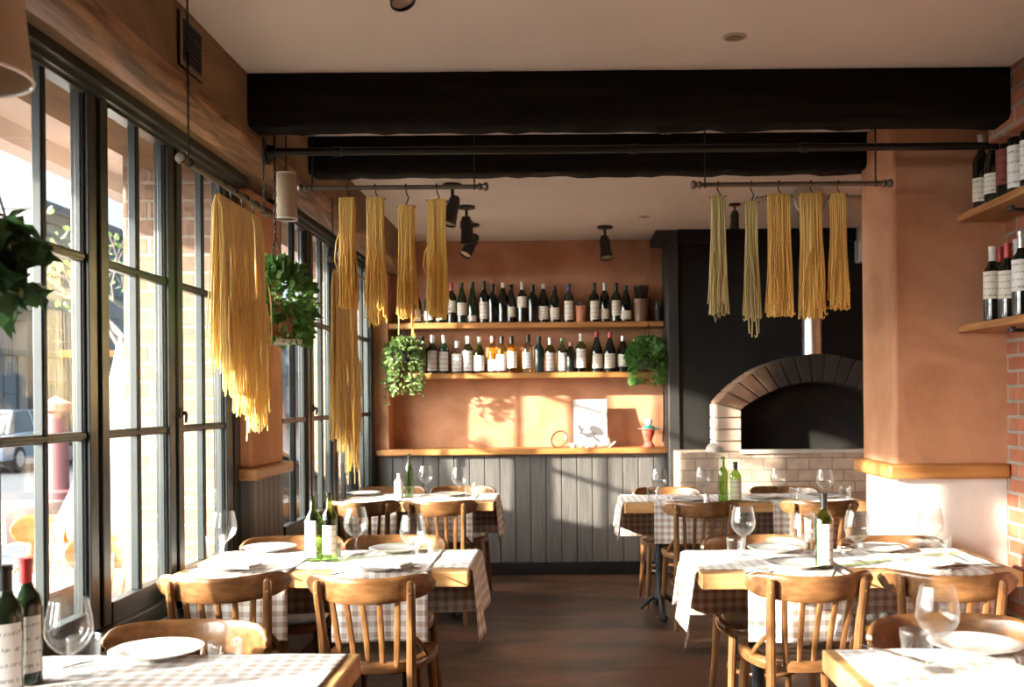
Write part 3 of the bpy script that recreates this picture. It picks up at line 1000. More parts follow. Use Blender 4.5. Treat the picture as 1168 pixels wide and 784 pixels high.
# ================================================================== FURNITURE
def make_chair(wood=WOOD, woodv=WOODV, name='bistro_chair', ch=1.0):
    """bentwood bistro chair, facing +Y, origin on the floor below the seat"""
    t = bpy.data.objects.new(name, None); COL.objects.link(t); t.empty_display_size = .1
    SZ = .455
    def outline(k, n=40, sc=1.0):
        a = 2 * PI * k / n
        c, s = math.cos(a), math.sin(a)
        e = 2 / 2.7
        x = .205 * math.copysign(abs(c) ** e, c)
        y = .205 * math.copysign(abs(s) ** e, s)
        x *= 1 + .10 * (y / .205)
        return x * sc, y * sc
    bm = B()
    rings = []
    for k in range(40):
        x, y = outline(k)
        d = Vector((x, y, 0)).normalized()
        p = Vector((x, y, 0))
        rings.append([p + d * dx + Vector((0, 0, SZ + dz)) for dx, dz in ((-.040, .002), (-.012, .006), (-.001, -.002), (.001, -.018), (-.004, -.034), (-.040, -.034))])
    loft(bm, rings, True, False, True)
    obj('seat_frame', bm, wood, t, sharp=50)
    bm = B()
    vs = [bm.verts.new((outline(k, sc=.83)[0], outline(k, sc=.83)[1], SZ - .001)) for k in range(40)]
    vi = [bm.verts.new((outline(k, sc=.5)[0], outline(k, sc=.5)[1], SZ - .008)) for k in range(40)]
    vb = [bm.verts.new((outline(k, sc=.83)[0], outline(k, sc=.83)[1], SZ - .022)) for k in range(40)]
    for k in range(40):
        j = (k + 1) % 40
        bm.faces.new((vs[k], vs[j], vi[j], vi[k])); bm.faces.new((vs[k], vb[k], vb[j], vs[j]))
    bm.faces.new(vi); bm.faces.new(list(reversed(vb)))
    obj('seat', bm, SEATM, t, sharp=50)
    def crest_y(x):
        return -.280 + .140 * (abs(x) / .24) ** 2.0
    bm = B()
    rings = []
    NS = 30
    for i in range(NS + 1):
        s = -1 + 2 * i / NS
        s = math.copysign(abs(s) ** .85, s)
        x = .240 * s
        hh = .048 * ch * max(1 - abs(s) ** 10, .04) ** .5
        zc = .738 - .040 * (ch - 1) + .012 * s * s
        y = crest_y(x)
        e = .004
        dydx = (crest_y(x + e) - crest_y(x - e)) / (2 * e)
        nrm = Vector((-dydx, 1, 0)).normalized()
        th = .009
        sect = []
        for k in range(12):
            a = 2 * PI * k / 12
            c, q = math.cos(a), math.sin(a)
            oo = math.copysign(abs(c) ** .5, c) * th
            zz = math.copysign(abs(q) ** .65, q) * hh
            lean = -.10 * (zz)
            sect.append(Vector((x, y + lean, zc + zz)) + nrm * oo)
        rings.append(sect)
    loft(bm, rings)
    obj('backrest', bm, wood, t, sharp=60)
    for i in range(5):
        x = (i - 2) * .052
        xt = x * 1.18
        yb_, yt_ = -.186, crest_y(xt) + .004
        p = [Vector((x, yb_, SZ - .01)), Vector((x + (xt - x) * .3, yb_ + (yt_ - yb_) * .24, .53)), Vector((x + (xt - x) * .65, yb_ + (yt_ - yb_) * .60, .62)), Vector((xt, yt_, .712))]
        bm = B(); tube(bm, p, [.0095, .0115, .0115, .0105], 8, flat=.62)
        obj('slat', bm, woodv, t)
    for s in (-1, 1):
        bm = B()
        tube(bm, [(s * .160, .150, SZ - .01), (s * .168, .160, .30), (s * .186, .185, 0)], [.0195, .0185, .0135], 10)
        obj('leg', bm, woodv, t)
        bm = B()
        tube(bm, [(s * .185, -.275, 0), (s * .170, -.225, .22), (s * .162, -.196, .44), (s * .166, -.212, .58), (s * .172, -.236, .70), (s * .174, -.246, .752), (s * .174, -.248, .768), (s * .174, -.248, .774)],
             [.0135, .0165, .0190, .0180, .0170, .0165, .0135, .006], 10)
        lg = obj('leg', bm, woodv, t)
        bm = B()
        lathe(bm, [(0, .003), (.004, .0026), (.0055, 0), (0, 0)], 10)
        sc = obj('screw', bm, BRASS, lg); sc.location = (s * .173, -.2575, .728); sc.rotation_euler = (PI / 2, 0, 0)
    bm = B()
    tube(bm, [(.152 * math.cos(a), .152 * math.sin(a) + .005, .245) for a in [2 * PI * k / 32 for k in range(32)]], .0095, 8, loop=True)
    obj('stretcher', bm, wood, t)
    for s in (-1, 1):
        bm = B()
        tube(bm, [(s * .163, -.20, .565), (s * .172, -.150, .54), (s * .186, -.085, .49), (s * .190, -.055, SZ + .004)], .0085, 8)
        obj('brace', bm, woodv, t)
    return t
CH = Kind(make_chair)
GCH = 'bentwood bistro chairs at the tables'
def chair(px, Yb, rz, lab, far=False):
    """px: image x of the middle of the backrest, Yb: depth of its back"""
    X = (px - 640) * Yb / F
    face = rz + (PI if far else 0)
    off = Vector((0, .27, 0)); off.rotate(Quaternion((0, 0, 1), face))
    CH.put((X + off.x, Yb + off.y, 0), face, lab, 'chair', GCH)
d_ = math.radians
chair(246, 3.64, d_(7), 'bistro chair at the window end of the middle left table, near side')
chair(411, 3.60, d_(-4), 'bistro chair with its back to us, near side of the middle left table, aisle end')
chair(339, 4.76, d_(4), 'bistro chair on the far side of the middle left table, by the window', True)
chair(456, 4.76, d_(-3), 'bistro chair on the far side of the middle left table, aisle end', True)
chair(409, 6.30, d_(5), 'bistro chair at the rear left table, near side, by the window')
chair(496, 6.30, d_(-5), 'bistro chair at the rear left table, near side, aisle end')
chair(449, 7.42, d_(3), 'bistro chair beyond the rear left table, by the window', True)
chair(530, 7.42, d_(-3), 'bistro chair beyond the rear left table, aisle end', True)
chair(934, 3.57, d_(5), 'bistro chair with its back to us, near side of the middle right table, aisle end')
chair(1085, 3.56, d_(-12), 'bistro chair at the middle right table, near side, by the brick wall')
chair(852, 4.66, d_(2), 'bistro chair on the far side of the middle right table, aisle end', True)
chair(1006, 4.60, d_(0), 'bistro chair on the far side of the middle right table, before the pillar', True)
chair(803, 6.10, d_(5), 'bistro chair at the rear right table, near side, aisle end')
chair(938, 6.10, d_(-3), 'bistro chair at the rear right table, near side, beside the pillar')
chair(757, 7.18, d_(2), 'bistro chair beyond the rear right table, aisle end', True)
chair(890, 7.18, d_(-4), 'bistro chair beyond the rear right table, before the oven', True)
chair(230, 2.94, d_(-3), 'bistro chair facing us across the nearest left table', True)
chair(1062, 2.94, d_(3), 'bistro chair facing us across the nearest right table', True)

def table(lab, x0, x1, y0, y1, ins=.245):
    t = thing('dining_table', lab, 'table', ((x0 + x1) / 2, (y0 + y1) / 2, 0), 0, 'wooden dining tables')
    hx, hy = (x1 - x0) / 2, (y1 - y0) / 2
    bm = B(); box(bm, -hx, hx, -hy, hy, TOP - .060, TOP)
    obj('tabletop', bm, TABLEW, t, sharp=None, bevel=.006)
    for s in (-1, 1):
        cx = s * (hx - ins)
        bm = B()
        lathe(bm, [(.0, .10), (.042, .10), (.045, .13), (.03, .16), (.026, .30), (.034, .36), (.026, .42), (.026, .62), (.04, .68), (.0, .68)], 14, (cx, 0, 0))
        box(bm, cx - .04, cx + .04, -hy + .06, hy - .06, .675, .696)
        for q in (-1, 1):
            tube(bm, [(cx, 0, .15), (cx, q * .07, .135), (cx, q * .15, .075), (cx, q * .22, .028), (cx, q * .265, .022)], [.026, .024, .019, .020, .026], 10)
            tube(bm, [(cx, q * .262, .022), (cx, q * .285, .026), (cx, q * .30, .012)], [.024, .018, .008], 8)
            tube(bm, [(cx, 0, .12), (cx + q * .06, 0, .10), (cx + q * .13, 0, .03)], [.02, .017, .014], 8)
        obj('leg', bm, IRON, t)
    return t
TB = {
    'NL': (-1.50, -.54, 2.10, 2.66), 'ML': (-1.53, -.37, 3.90, 4.47), 'BL': (-1.48, -.45, 6.54, 7.12),
    'NR': (.69, 1.90, 2.10, 2.66), 'MR': (.53, 1.76, 3.80, 4.38), 'BR': (.40, 1.95, 6.33, 6.91)}
table('nearest left wooden table, at the bottom left of the photo', *TB['NL'], ins=.20)
table('middle left wooden table beside the big window', *TB['ML'], ins=.28)
table('rear left wooden table beside the back window', *TB['BL'])
table('nearest right wooden table, at the bottom right of the photo', *TB['NR'], ins=.30)
table('middle right wooden table in front of the terracotta pillar', *TB['MR'], ins=.27)
table('rear right wooden table before the brick oven', *TB['BR'])

def cloth(name, pts_fn, nu, nv, us, vs, m, lab, cat, group, parent=None):
    bm = B()
    uv = bm.loops.layers.uv.new('UVMap')
    g = [[None] * (nv + 1) for _ in range(nu + 1)]
    for i in range(nu + 1):
        for j in range(nv + 1):
            u = us[0] + (us[1] - us[0]) * i / nu
            v = vs[0] + (vs[1] - vs[0]) * j / nv
            g[i][j] = (bm.verts.new(pts_fn(u, v)), (u, v))
    for i in range(nu):
        for j in range(nv):
            q = (g[i][j], g[i + 1][j], g[i + 1][j + 1], g[i][j + 1])
            f = bm.faces.new([x[0] for x in q])
            for lp, x in zip(f.loops, q):
                lp[uv].uv = (x[1][0] + 5.0, x[1][1] + 5.0)
    o = obj(name, bm, m, sharp=60, recalc=True)
    sd = o.modifiers.new('thick', 'SOLIDIFY'); sd.thickness = .0016; sd.offset = 1
    return tag(o, lab, cat, group)

def tablecloth(key, side, inset, lab, back=.29, end=.24, grow=.08, endcover=True, zo=.0012):
    """spread over the top leaving a front strip bare; hangs over the back and one end"""
    x0, x1, y0, y1 = TB[key]
    xe = x1 if side > 0 else x0            # the end it hangs over
    xs = (x0 + .03) if side > 0 else (x1 - .03)
    Lx = abs(xe - xs)
    rnd = random.Random(hash(key) % 1000 if False else sum(map(ord, key)))
    ph = rnd.uniform(0, 6)
    Z = TOP + zo
    def drop(o, start):   # rounded shoulder then straight down
        r = .008
        if o <= 0: return 0.0, 0.0
        a = min(o / r, PI / 2)
        return r * math.sin(a), r * (1 - math.cos(a)) + max(0, o - r * PI / 2)
    Ly = y1 - y0 - inset
    def f(u, v):
        # u: distance from the start edge along the table, v: from the front edge of the cloth towards the back
        k = 1 + (grow / end) * (1 - min(v / Ly, 1.0)) if endcover else 1
        ou, ov_ = (u - Lx) * (k if u > Lx else 1), v - Ly
        hx, dx = drop(ou, 0)
        hy, dy = drop(ov_, 0)
        x = xs + side * (min(u, Lx) + hx)
        y = y0 + inset + min(v, Ly) + hy
        z = Z - (max(dx, dy * max(0.0, 1 - dx / .08)) if dx > 0 else dy)
        if u <= Lx and v <= Ly:
            z += .0012 * math.sin(u * 23 + ph) * math.sin(v * 31 + ph) + .0012
        if dx > 0:
            a = min(dx / .2, 1.5)
            x += side * (.012 * a * math.sin(v * 17 + ph) + .022 * a)
            y += .01 * a * math.sin(v * 26)
        if dy > 0:
            a = min(dy / .2, 1.2)
            y += .010 * a * math.sin(u * 19 + ph) + .010 * a
        if v < .02 and u <= Lx:
            y += .010 * math.sin(u * 9 + ph)
        return (x, y, z)
    ue = Lx + (end if endcover else -.02)
    return cloth('tablecloth', f, 70, 44, (0, ue), (0, Ly + back), GING, lab, 'tablecloth', 'gingham tablecloths')

def runner(key, xa, xb, lab, front=.27, skew=.0, zo=.0040):
    x0, x1, y0, y1 = TB[key]
    D = y1 - y0
    ph = xa * 7
    r = .010
    def f(u, v):
        # v from the back edge (0) to the front edge (D) and over it
        o = v - (D - .012)
        x = xa + (xb - xa) * u / (xb - xa) + skew * v
        y = y1 - .012 - min(v, D - .012)
        z = TOP + zo
        if o > 0:
            a = min(o / r, PI / 2)
            hang = max(0, o - r * PI / 2)
            y -= r * math.sin(a) + .003 + .016 * math.sin(u * 21 + ph) * min(hang / .15, 1.3) * .6 + .012 * min(hang / .25, 1)
            z -= r * (1 - math.cos(a)) + hang
        else:
            z += .001 * math.sin(u * 30) * math.sin(v * 20)
        return (x, y, z)
    return cloth('table_runner', f, 24, 60, (0, xb - xa), (0, D - .012 + front), GING, lab, 'table runner', 'gingham runners')

tablecloth('ML', 1, .075, 'gingham cloth on the middle left table hanging over its aisle end', end=.23, grow=.07)
tablecloth('MR', -1, .085, 'gingham cloth on the middle right table hanging over its aisle end', end=.24, grow=.07)
tablecloth('BL', 1, .085, 'gingham cloth on the rear left table hanging over its aisle end', end=.22, grow=.05)
tablecloth('BR', -1, .09, 'gingham cloth on the rear right table hanging over its aisle end', end=.22, grow=.05)
tablecloth('NL', -1, .0, 'pale gingham cloth covering the nearest left table', back=-.02, endcover=False)
tablecloth('NR', 1, .0, 'pale gingham cloth covering the nearest right table', back=-.02, endcover=False)
runner('ML', -.90, -.525, 'gingham runner behind the slatted chair at the middle left table, aisle end', .275)
runner('ML', -1.47, -1.075, 'gingham runner at the window end of the middle left table', .27)
runner('MR', .705, 1.10, 'gingham runner over the front of the middle right table, aisle end', .265)
runner('MR', 1.27, 1.64, 'gingham runner over the front of the middle right table, brick wall end', .26)
runner('BL', -.95, -.58, 'gingham runner over the front of the rear left table, aisle end', .27)
runner('BL', -1.44, -1.08, 'gingham runner over the front of the rear left table, window end', .26)
runner('BR', .585, .93, 'gingham runner over the front of the rear right table, aisle end', .26)
runner('BR', 1.34, 1.70, 'gingham runner over the front of the rear right table, pillar end', .26)

# ---- tableware
ZT = TOP + .0065
def make_plate():
    bm = B()
    lathe(bm, [(0, .003), (.055, .003), (.062, 0), (.070, .001), (.085, .010), (.118, .0185), (.120, .0205), (.117, .0215), (.086, .0145), (.070, .0085), (.058, .0075), (0, .0075)], 48)
    o = obj('dinner_plate', bm, CHINA, sharp=60)
    return o
def make_wineglass():
    bm = B()
    lathe(bm, [(0, .002), (.020, .0035), (.006, .010), (.0042, .02), (.0037, .045), (.0042, .068), (.009, .076), (.026, .088), (.043, .105), (.0515, .124), (.0522, .137), (.049, .165), (.0405, .205),
               (.0396, .205), (.0480, .165), (.0512, .137), (.0505, .1245), (.042, .1065), (.025, .0895), (.007, .079), (0, .0785)], 36)
    lathe(bm, [(0, 0), (.036, 0), (.0368, .0012), (.020, .0035), (0, .0042)], 32)
    return obj('wine_glass', bm, CGLASS, sharp=60, recalc=True)
def make_tumbler():
    bm = B()
    n = 36
    def ring(r, z, amp=0):
        return [(r * (1 + amp * math.cos(9 * 2 * PI * k / n)) * math.cos(2 * PI * k / n), r * (1 + amp * math.cos(9 * 2 * PI * k / n)) * math.sin(2 * PI * k / n), z) for k in range(n)]
    loft(bm, [ring(.030, 0), ring(.0325, .003), ring(.0345, .02, .025), ring(.0375, .055, .025), ring(.0395, .072), ring(.041, .092), ring(.0402, .0935), ring(.0388, .092), ring(.0372, .072), ring(.034, .04), ring(.031, .014), ring(.012, .012)])
    return obj('water_tumbler', bm, CGLASS, sharp=60)
def flat_extrude(bm, pts, z0, z1):
    a = [bm.verts.new((x, y, z0)) for x, y in pts]
    c = [bm.verts.new((x, y, z1)) for x, y in pts]
    n = len(pts)
    bm.faces.new(list(reversed(a))); bm.faces.new(c)
    for k in range(n):
        j = (k + 1) % n
        bm.faces.new((a[k], a[j], c[j], c[k]))
def make_fork():
    bm = B()
    tube(bm, [(0, -.095, .003), (0, -.06, .004), (0, .0, .003), (0, .03, .006)], [.006, .0055, .003, .0028], 8, flat=.5)
    flat_extrude(bm, [(-.003, .028), (.003, .028), (.011, .042), (.012, .058), (-.012, .058), (-.011, .042)], .0035, .0055)
    for i in range(4):
        x = -.0098 + i * .00653
        tube(bm, [(x, .056, .0045), (x, .076, .003), (x * .97, .095, .0045)], [.0017, .0016, .0009], 6)
    return obj('fork', bm, STEEL)
def make_knife():
    bm = B()
    tube(bm, [(0, -.105, .004), (0, -.06, .004), (0, -.012, .004), (0, -.002, .004)], [.0065, .007, .0055, .0045], 8, flat=.55)
    flat_extrude(bm, [(-.004, -.004), (.005, -.004), (.009, .03), (.0095, .075), (.004, .105), (-.002, .108), (-.005, .09), (-.005, .02)], .0032, .0046)
    return obj('table_knife', bm, STEEL)
def make_napkin():
    bm = B()
    for k, (s, z) in enumerate(((1.0, 0), (.97, .0032), (.93, .0064))):
        N = 12
        g = []
        for i in range(N + 1):
            for j in range(N + 1):
                x = (-.05 + .10 * i / N) * s + .002 * k
                y = (-.095 + .19 * j / N) * s
                g.append(bm.verts.new((x, y, z + .003 + .003 * math.sin(j * .8 + k) * math.sin(i * .5))))
        for i in range(N):
            for j in range(N):
                bm.faces.new((g[i * (N + 1) + j], g[(i + 1) * (N + 1) + j], g[(i + 1) * (N + 1) + j + 1], g[i * (N + 1) + j + 1]))
    o = obj('folded_napkin', bm, NAPK, recalc=True)
    md = o.modifiers.new('thick', 'SOLIDIFY'); md.thickness = .002; md.offset = 0
    return o
PL, WG, TU, FK, KN, NP = Kind(make_plate), Kind(make_wineglass), Kind(make_tumbler), Kind(make_fork), Kind(make_knife), Kind(make_napkin)

def plate(px, py, lab):
    p = on(px, py, TOP); PL.put((p.x, p.y, ZT), 0, lab, 'plate', 'white dinner plates'); return p
def wglass(px, py, lab, s=1.0):
    p = on(px, py, TOP); WG.put((p.x, p.y, ZT), 0, lab, 'wine glass', 'empty wine glasses', scale=(s, s, s))
def tumbler(px, py, lab):
    p = on(px, py, TOP); TU.put((p.x, p.y, ZT), R.uniform(0, 1), lab, 'glass', 'clear water tumblers')
def fork(px, py, rz, lab):
    p = on(px, py, TOP); FK.put((p.x, p.y, ZT), d_(rz), lab, 'fork', 'forks on the tables')
def knife(px, py, rz, lab):
    p = on(px, py, TOP); KN.put((p.x, p.y, ZT), d_(rz), lab, 'knife', 'knives on the tables')
def napkin(px, py, rz, lab, up=0.0):
    p = on(px, py, TOP + up); NP.put((p.x, p.y, ZT + up), d_(rz), lab, 'napkin', 'folded napkins')

# nearest left table
plate(179, 751, 'white plate on the nearest left table')
wglass(79, 790, 'large empty wine glass beside the bottles on the nearest left table', 1.03)
tumbler(257, 779, 'water tumbler right of the plate on the nearest left table')
tumbler(96, 772, 'water tumbler behind the wine glass on the nearest left table')
fork(112, 757, -35, 'fork left of the plate on the nearest left table')
# nearest right table
plate(1112, 744, 'white plate on the nearest right table')
wglass(1070, 767, 'large empty wine glass on the nearest right table', 1.0)
tumbler(1046, 765, 'water tumbler left of the wine glass on the nearest right table')
knife(1018, 750, 30, 'knife left of the tumbler on the nearest right table')
fork(1158, 752, -20, 'fork at the right edge of the nearest right table')
# middle left
plate(307, 630, 'white plate on the far side of the middle left table, window end')
plate(452, 631, 'white plate on the far side of the middle left table, aisle end')
plate(436, 651, 'white plate with a napkin, near side of the middle left table, aisle end')
napkin(440, 648, 70, 'napkin lying on the near aisle end plate of the middle left table', .016)
plate(262, 651, 'white plate with a napkin, near side of the middle left table, window end')
napkin(268, 649, 75, 'napkin lying on the near window end plate of the middle left table', .016)
wglass(256, 641, 'wine glass at the window end of the middle left table')
wglass(406, 635, 'wine glass right of the two bottles on the middle left table', 1.0)
wglass(471, 647, 'wine glass at the aisle end of the middle left table', 1.0)
tumbler(246, 638, 'water tumbler at the window end of the middle left table')
tumbler(484, 645, 'water tumbler at the aisle end of the middle left table')
fork(400, 655, -40, 'fork left of the near aisle end plate, middle left table')
knife(479, 656, -25, 'knife right of the near aisle end plate, middle left table')
fork(228, 652, -30, 'fork left of the near window end plate, middle left table')
knife(322, 653, -25, 'knife between the two near plates, middle left table')
fork(420, 632, 160, 'fork by the far aisle end plate, middle left table')
# middle right
plate(884, 631, 'white plate on the far side of the middle right table, aisle end')
plate(908, 649, 'white plate on the near side of the middle right table, aisle end')
plate(1003, 630, 'white plate with a napkin, far side of the middle right table, pillar side')
napkin(1006, 627, 80, 'napkin lying on the far plate before the pillar, middle right table', .016)
plate(1054, 648, 'white plate on the near side of the middle right table, brick wall end')
wglass(848, 635, 'wine glass at the aisle end of the middle right table')
wglass(917, 645, 'wine glass left of the bottle on the middle right table')
wglass(978, 642, 'wine glass right of the bottle on the middle right table')
wglass(1062, 638, 'wine glass at the brick wall end of the middle right table')
tumbler(840, 641, 'water tumbler at the aisle end of the middle right table')
tumbler(927, 637, 'water tumbler behind the bottle on the middle right table')
tumbler(1074, 641, 'water tumbler at the brick wall end of the middle right table')
fork(862, 654, -35, 'fork left of the near aisle end plate, middle right table')
knife(873, 656, -30, 'knife left of the near aisle end plate, middle right table')
knife(953, 655, -20, 'knife right of the near aisle end plate, middle right table')
fork(1100, 650, -55, 'fork at the brick wall end of the middle right table')
knife(1112, 647, -75, 'knife at the brick wall end of the middle right table')
# rear left
plate(415, 566, 'white plate at the window end of the rear left table')
plate(513, 567, 'white plate at the aisle end of the rear left table')
wglass(390, 563, 'wine glass at the window end of the rear left table')
wglass(486, 566, 'wine glass right of the bottles on the rear left table')
wglass(524, 569, 'wine glass at the aisle end of the rear left table')
tumbler(380, 565, 'water tumbler at the window end of the rear left table')
tumbler(536, 568, 'water tumbler at the aisle end of the rear left table')
# rear right
plate(782, 573, 'white plate at the aisle end of the rear right table')
plate(868, 570, 'white plate at the middle of the rear right table')
plate(940, 569, 'white plate at the pillar end of the rear right table')
wglass(752, 572, 'wine glass at the aisle end of the rear right table')
wglass(802, 570, 'wine glass left of the green bottle on the rear right table')
wglass(888, 571, 'wine glass at the middle of the rear right table')
wglass(941, 574, 'wine glass at the pillar end of the rear right table')
tumbler(745, 574, 'water tumbler at the aisle end of the rear right table')
tumbler(907, 573, 'water tumbler at the middle of the rear right table')
tumbler(964, 572, 'water tumbler at the pillar end of the rear right table')

# wire holder on the middle right table
p = on(965, 636, TOP)
b = B()
tube(b, [(.032 * math.cos(a * 1.0) * (1 - .02 * a), .032 * math.sin(a) * (1 - .02 * a), .004 + .0035 * a) for a in [k * .4 for k in range(40)]], .0022, 6)
o = obj('wire_holder', b, STEEL, loc=(p.x, p.y, ZT)); tag(o, 'small coiled wire holder right of the bottle on the middle right table', 'holder')
# salt and small things
def shaker(px, py, lab, m, h=.085):
    p = on(px, py, TOP)
    t = thing('salt_shaker', lab, 'shaker', (p.x, p.y, ZT))
    bm = B(); lathe(bm, [(0, 0), (.018, 0), (.020, .004), (.017, h * .7), (.0165, h * .72), (0, h * .72)], 16); obj('body', bm, m, t)
    bm = B(); lathe(bm, [(.0165, h * .72), (.018, h * .74), (.016, h * .92), (.008, h), (0, h)], 16); obj('cap', bm, STEEL, t)
shaker(384, 637, 'small white salt shaker beside the bottles on the middle left table', CHINA, .055)
shaker(806, 575, 'small white salt shaker left of the green bottle on the rear right table', CHINA, .06)

# ---- bottles
BORD = [(0, .004), (.030, 0), (.0365, .003), (.0375, .010), (.0375, .180), (.0365, .195), (.030, .212), (.019, .228), (.0148, .242), (.0140, .285), (.0158, .287), (.0158, .298), (.0140, .300), (0, .300)]
BURG = [(0, .004), (.034, 0), (.0405, .003), (.0415, .010), (.0415, .140), (.040, .160), (.035, .185), (.026, .215), (.0175, .242), (.0148, .262), (.0140, .285), (.0158, .287), (.0158, .298), (.0140, .300), (0, .300)]
HOCK = [(0, .004), (.030, 0), (.0355, .003), (.0365, .010), (.0365, .125), (.034, .155), (.027, .205), (.0185, .255), (.0148, .285), (.0140, .315), (.0155, .317), (.0155, .328), (0, .330)]
SHAPES = {'bord': BORD, 'burg': BURG, 'hock': HOCK}
_mc = {}
def bottle(loc, lab, shape='bord', glass=DARKG, label=LAB, cap=CAPK, h=.30, lz=(.06, .14), face=-PI / 2, group=None, wscale=1.0, rz=0, span=2.2):
    k = (shape, glass.name)
    if k not in _mc:
        bm = B(); lathe(bm, SHAPES[shape], 24); me = mesh('wine_bottle', bm, 40); me.materials.append(glass); _mc[k] = me
    o = bpy.data.objects.new('wine_bottle', _mc[k]); COL.objects.link(o)
    base_h = SHAPES[shape][-1][1]
    o.location = loc; o.scale = (wscale, wscale, h / base_h); o.rotation_euler = (0, 0, rz)
    tag(o, lab, 'bottle', group)
    if label is not None:
        kk = (shape, label.name, lz, round(face, 2), span)
        if kk not in _mc:
            r = max(q[0] for q in SHAPES[shape]) + .0007
            bm = B(); uv = bm.loops.layers.uv.new('UVMap')
            lathe(bm, [(r, lz[0]), (r, (lz[0] + lz[1]) / 2), (r, lz[1])], 18, a0=face - span / 2, a1=face + span / 2, uv=uv)
            me = mesh('label', bm, 40, recalc=False); me.materials.append(label); _mc[kk] = me
        l = bpy.data.objects.new('label', _mc[kk]); COL.objects.link(l); l.parent = o
    if cap is not None:
        kk = ('cap', shape, cap.name)
        if kk not in _mc:
            z1 = base_h
            bm = B(); lathe(bm, [(.0150, z1 - .058), (.0149, z1 - .014), (.0166, z1 - .013), (.0166, z1 + .0005), (0, z1 + .001)], 18)
            me = mesh('capsule', bm, 40); me.materials.append(cap); _mc[kk] = me
        l = bpy.data.objects.new('capsule', _mc[kk]); COL.objects.link(l); l.parent = o
    return o
G1, G2 = 'wine bottles on the upper back shelf', 'wine bottles on the lower back shelf'
# upper back shelf: px, top py, shape, glass, label, capsule, label heights, description
up = [
 (475, 330, 'burg', DARKG, LAB, CAPK, (.02, .12), 'dark wine bottle half hidden by the short pasta, upper back shelf far left'),
 (490, 330, 'bord', DGREEN, LABW, CAPK, (.03, .11), 'dark bottle behind the widest left pasta, left one, upper back shelf'),
 (502.5, 330, 'bord', DARKG, LABW, CAPK, (.03, .13), 'dark bottle behind the widest left pasta, right one, upper back shelf'),
 (515.4, 323, 'bord', DARKG, LAB, CAPR, (.08, .165), 'red capped wine bottle just right of the pasta, upper back shelf'),
 (527, 323, 'burg', DGREEN, LAB, CAPK, (.06, .15), 'dark green bottle with a tall cream label, next after the red capped one, upper shelf'),
 (539, 322, 'hock', DGREEN, LAB, CAPK, (.015, .06), 'slim dark bottle with a low cream label, upper back shelf'),
 (552, 321, 'bord', DARKG, LAB, CAPK, (.03, .15), 'dark bottle with a square cream label right of the low labelled one, upper shelf'),
 (562, 324, 'bord', DARKG, None, CAPK, (.03, .15), 'plain dark bottle without label left of a white capped one, upper shelf'),
 (574, 323, 'burg', DARKG, None, CAPW, (.03, .15), 'unlabelled dark bottle with a white capsule, upper back shelf'),
 (583, 325, 'burg', DARKG, LAB, CAPK, (.045, .125), 'dark bottle with a small cream label between two white capped ones, upper shelf'),
 (596, 322, 'bord', DARKG, LAB, CAPW, (.11, .19), 'white capped bottle with a high cream label, upper back shelf'),
 (607.7, 325, 'bord', DARKG, None, CAPK, (.03, .15), 'plain dark bottle without label at the middle of the upper shelf'),
 (620, 324, 'burg', DARKG, LAB, CAPW, (.025, .125), 'sloping bottle with a pale neck foil and low label, upper back shelf'),
 (633, 326, 'burg', DARKG, LAB, CAPK, (.025, .12), 'sloping dark bottle with low cream label left of the blue capped one'),
 (649, 324, 'bord', DGREEN, LAB, CAPB, (.02, .165), 'blue capped wine bottle left of the clay pot, upper back shelf'),
 (678, 323, 'bord', DARKG, LAB, CAPK, (.02, .16), 'dark wine bottle with tall label just right of the clay pot, upper shelf'),
 (690, 323, 'bord', DARKG, LAB, CAPS, (.025, .10), 'silver capped bottle with a low label, upper back shelf right part'),
 (703, 323, 'bord', DGREEN, LAB, CAPK, (.05, .165), 'dark green bottle with broad cream label, third after the clay pot'),
 (714, 326, 'burg', DARKG, LAB, CAPK, (.02, .09), 'dark bottle with a low label left of the brush pot, upper shelf'),
]
for (px, py, sh, gl, la, ca, lz, lab) in up:
    p = at(px, 366, 8.19)
    top = at(px, py, 8.19).z
    bottle((p.x, 8.19 + R.uniform(-.015, .015), ZS1 + .001), lab, sh, gl, la, ca, h=top - ZS1, lz=lz, group=G1, wscale=1.08, face=-PI / 2 + R.uniform(-.25, .25))
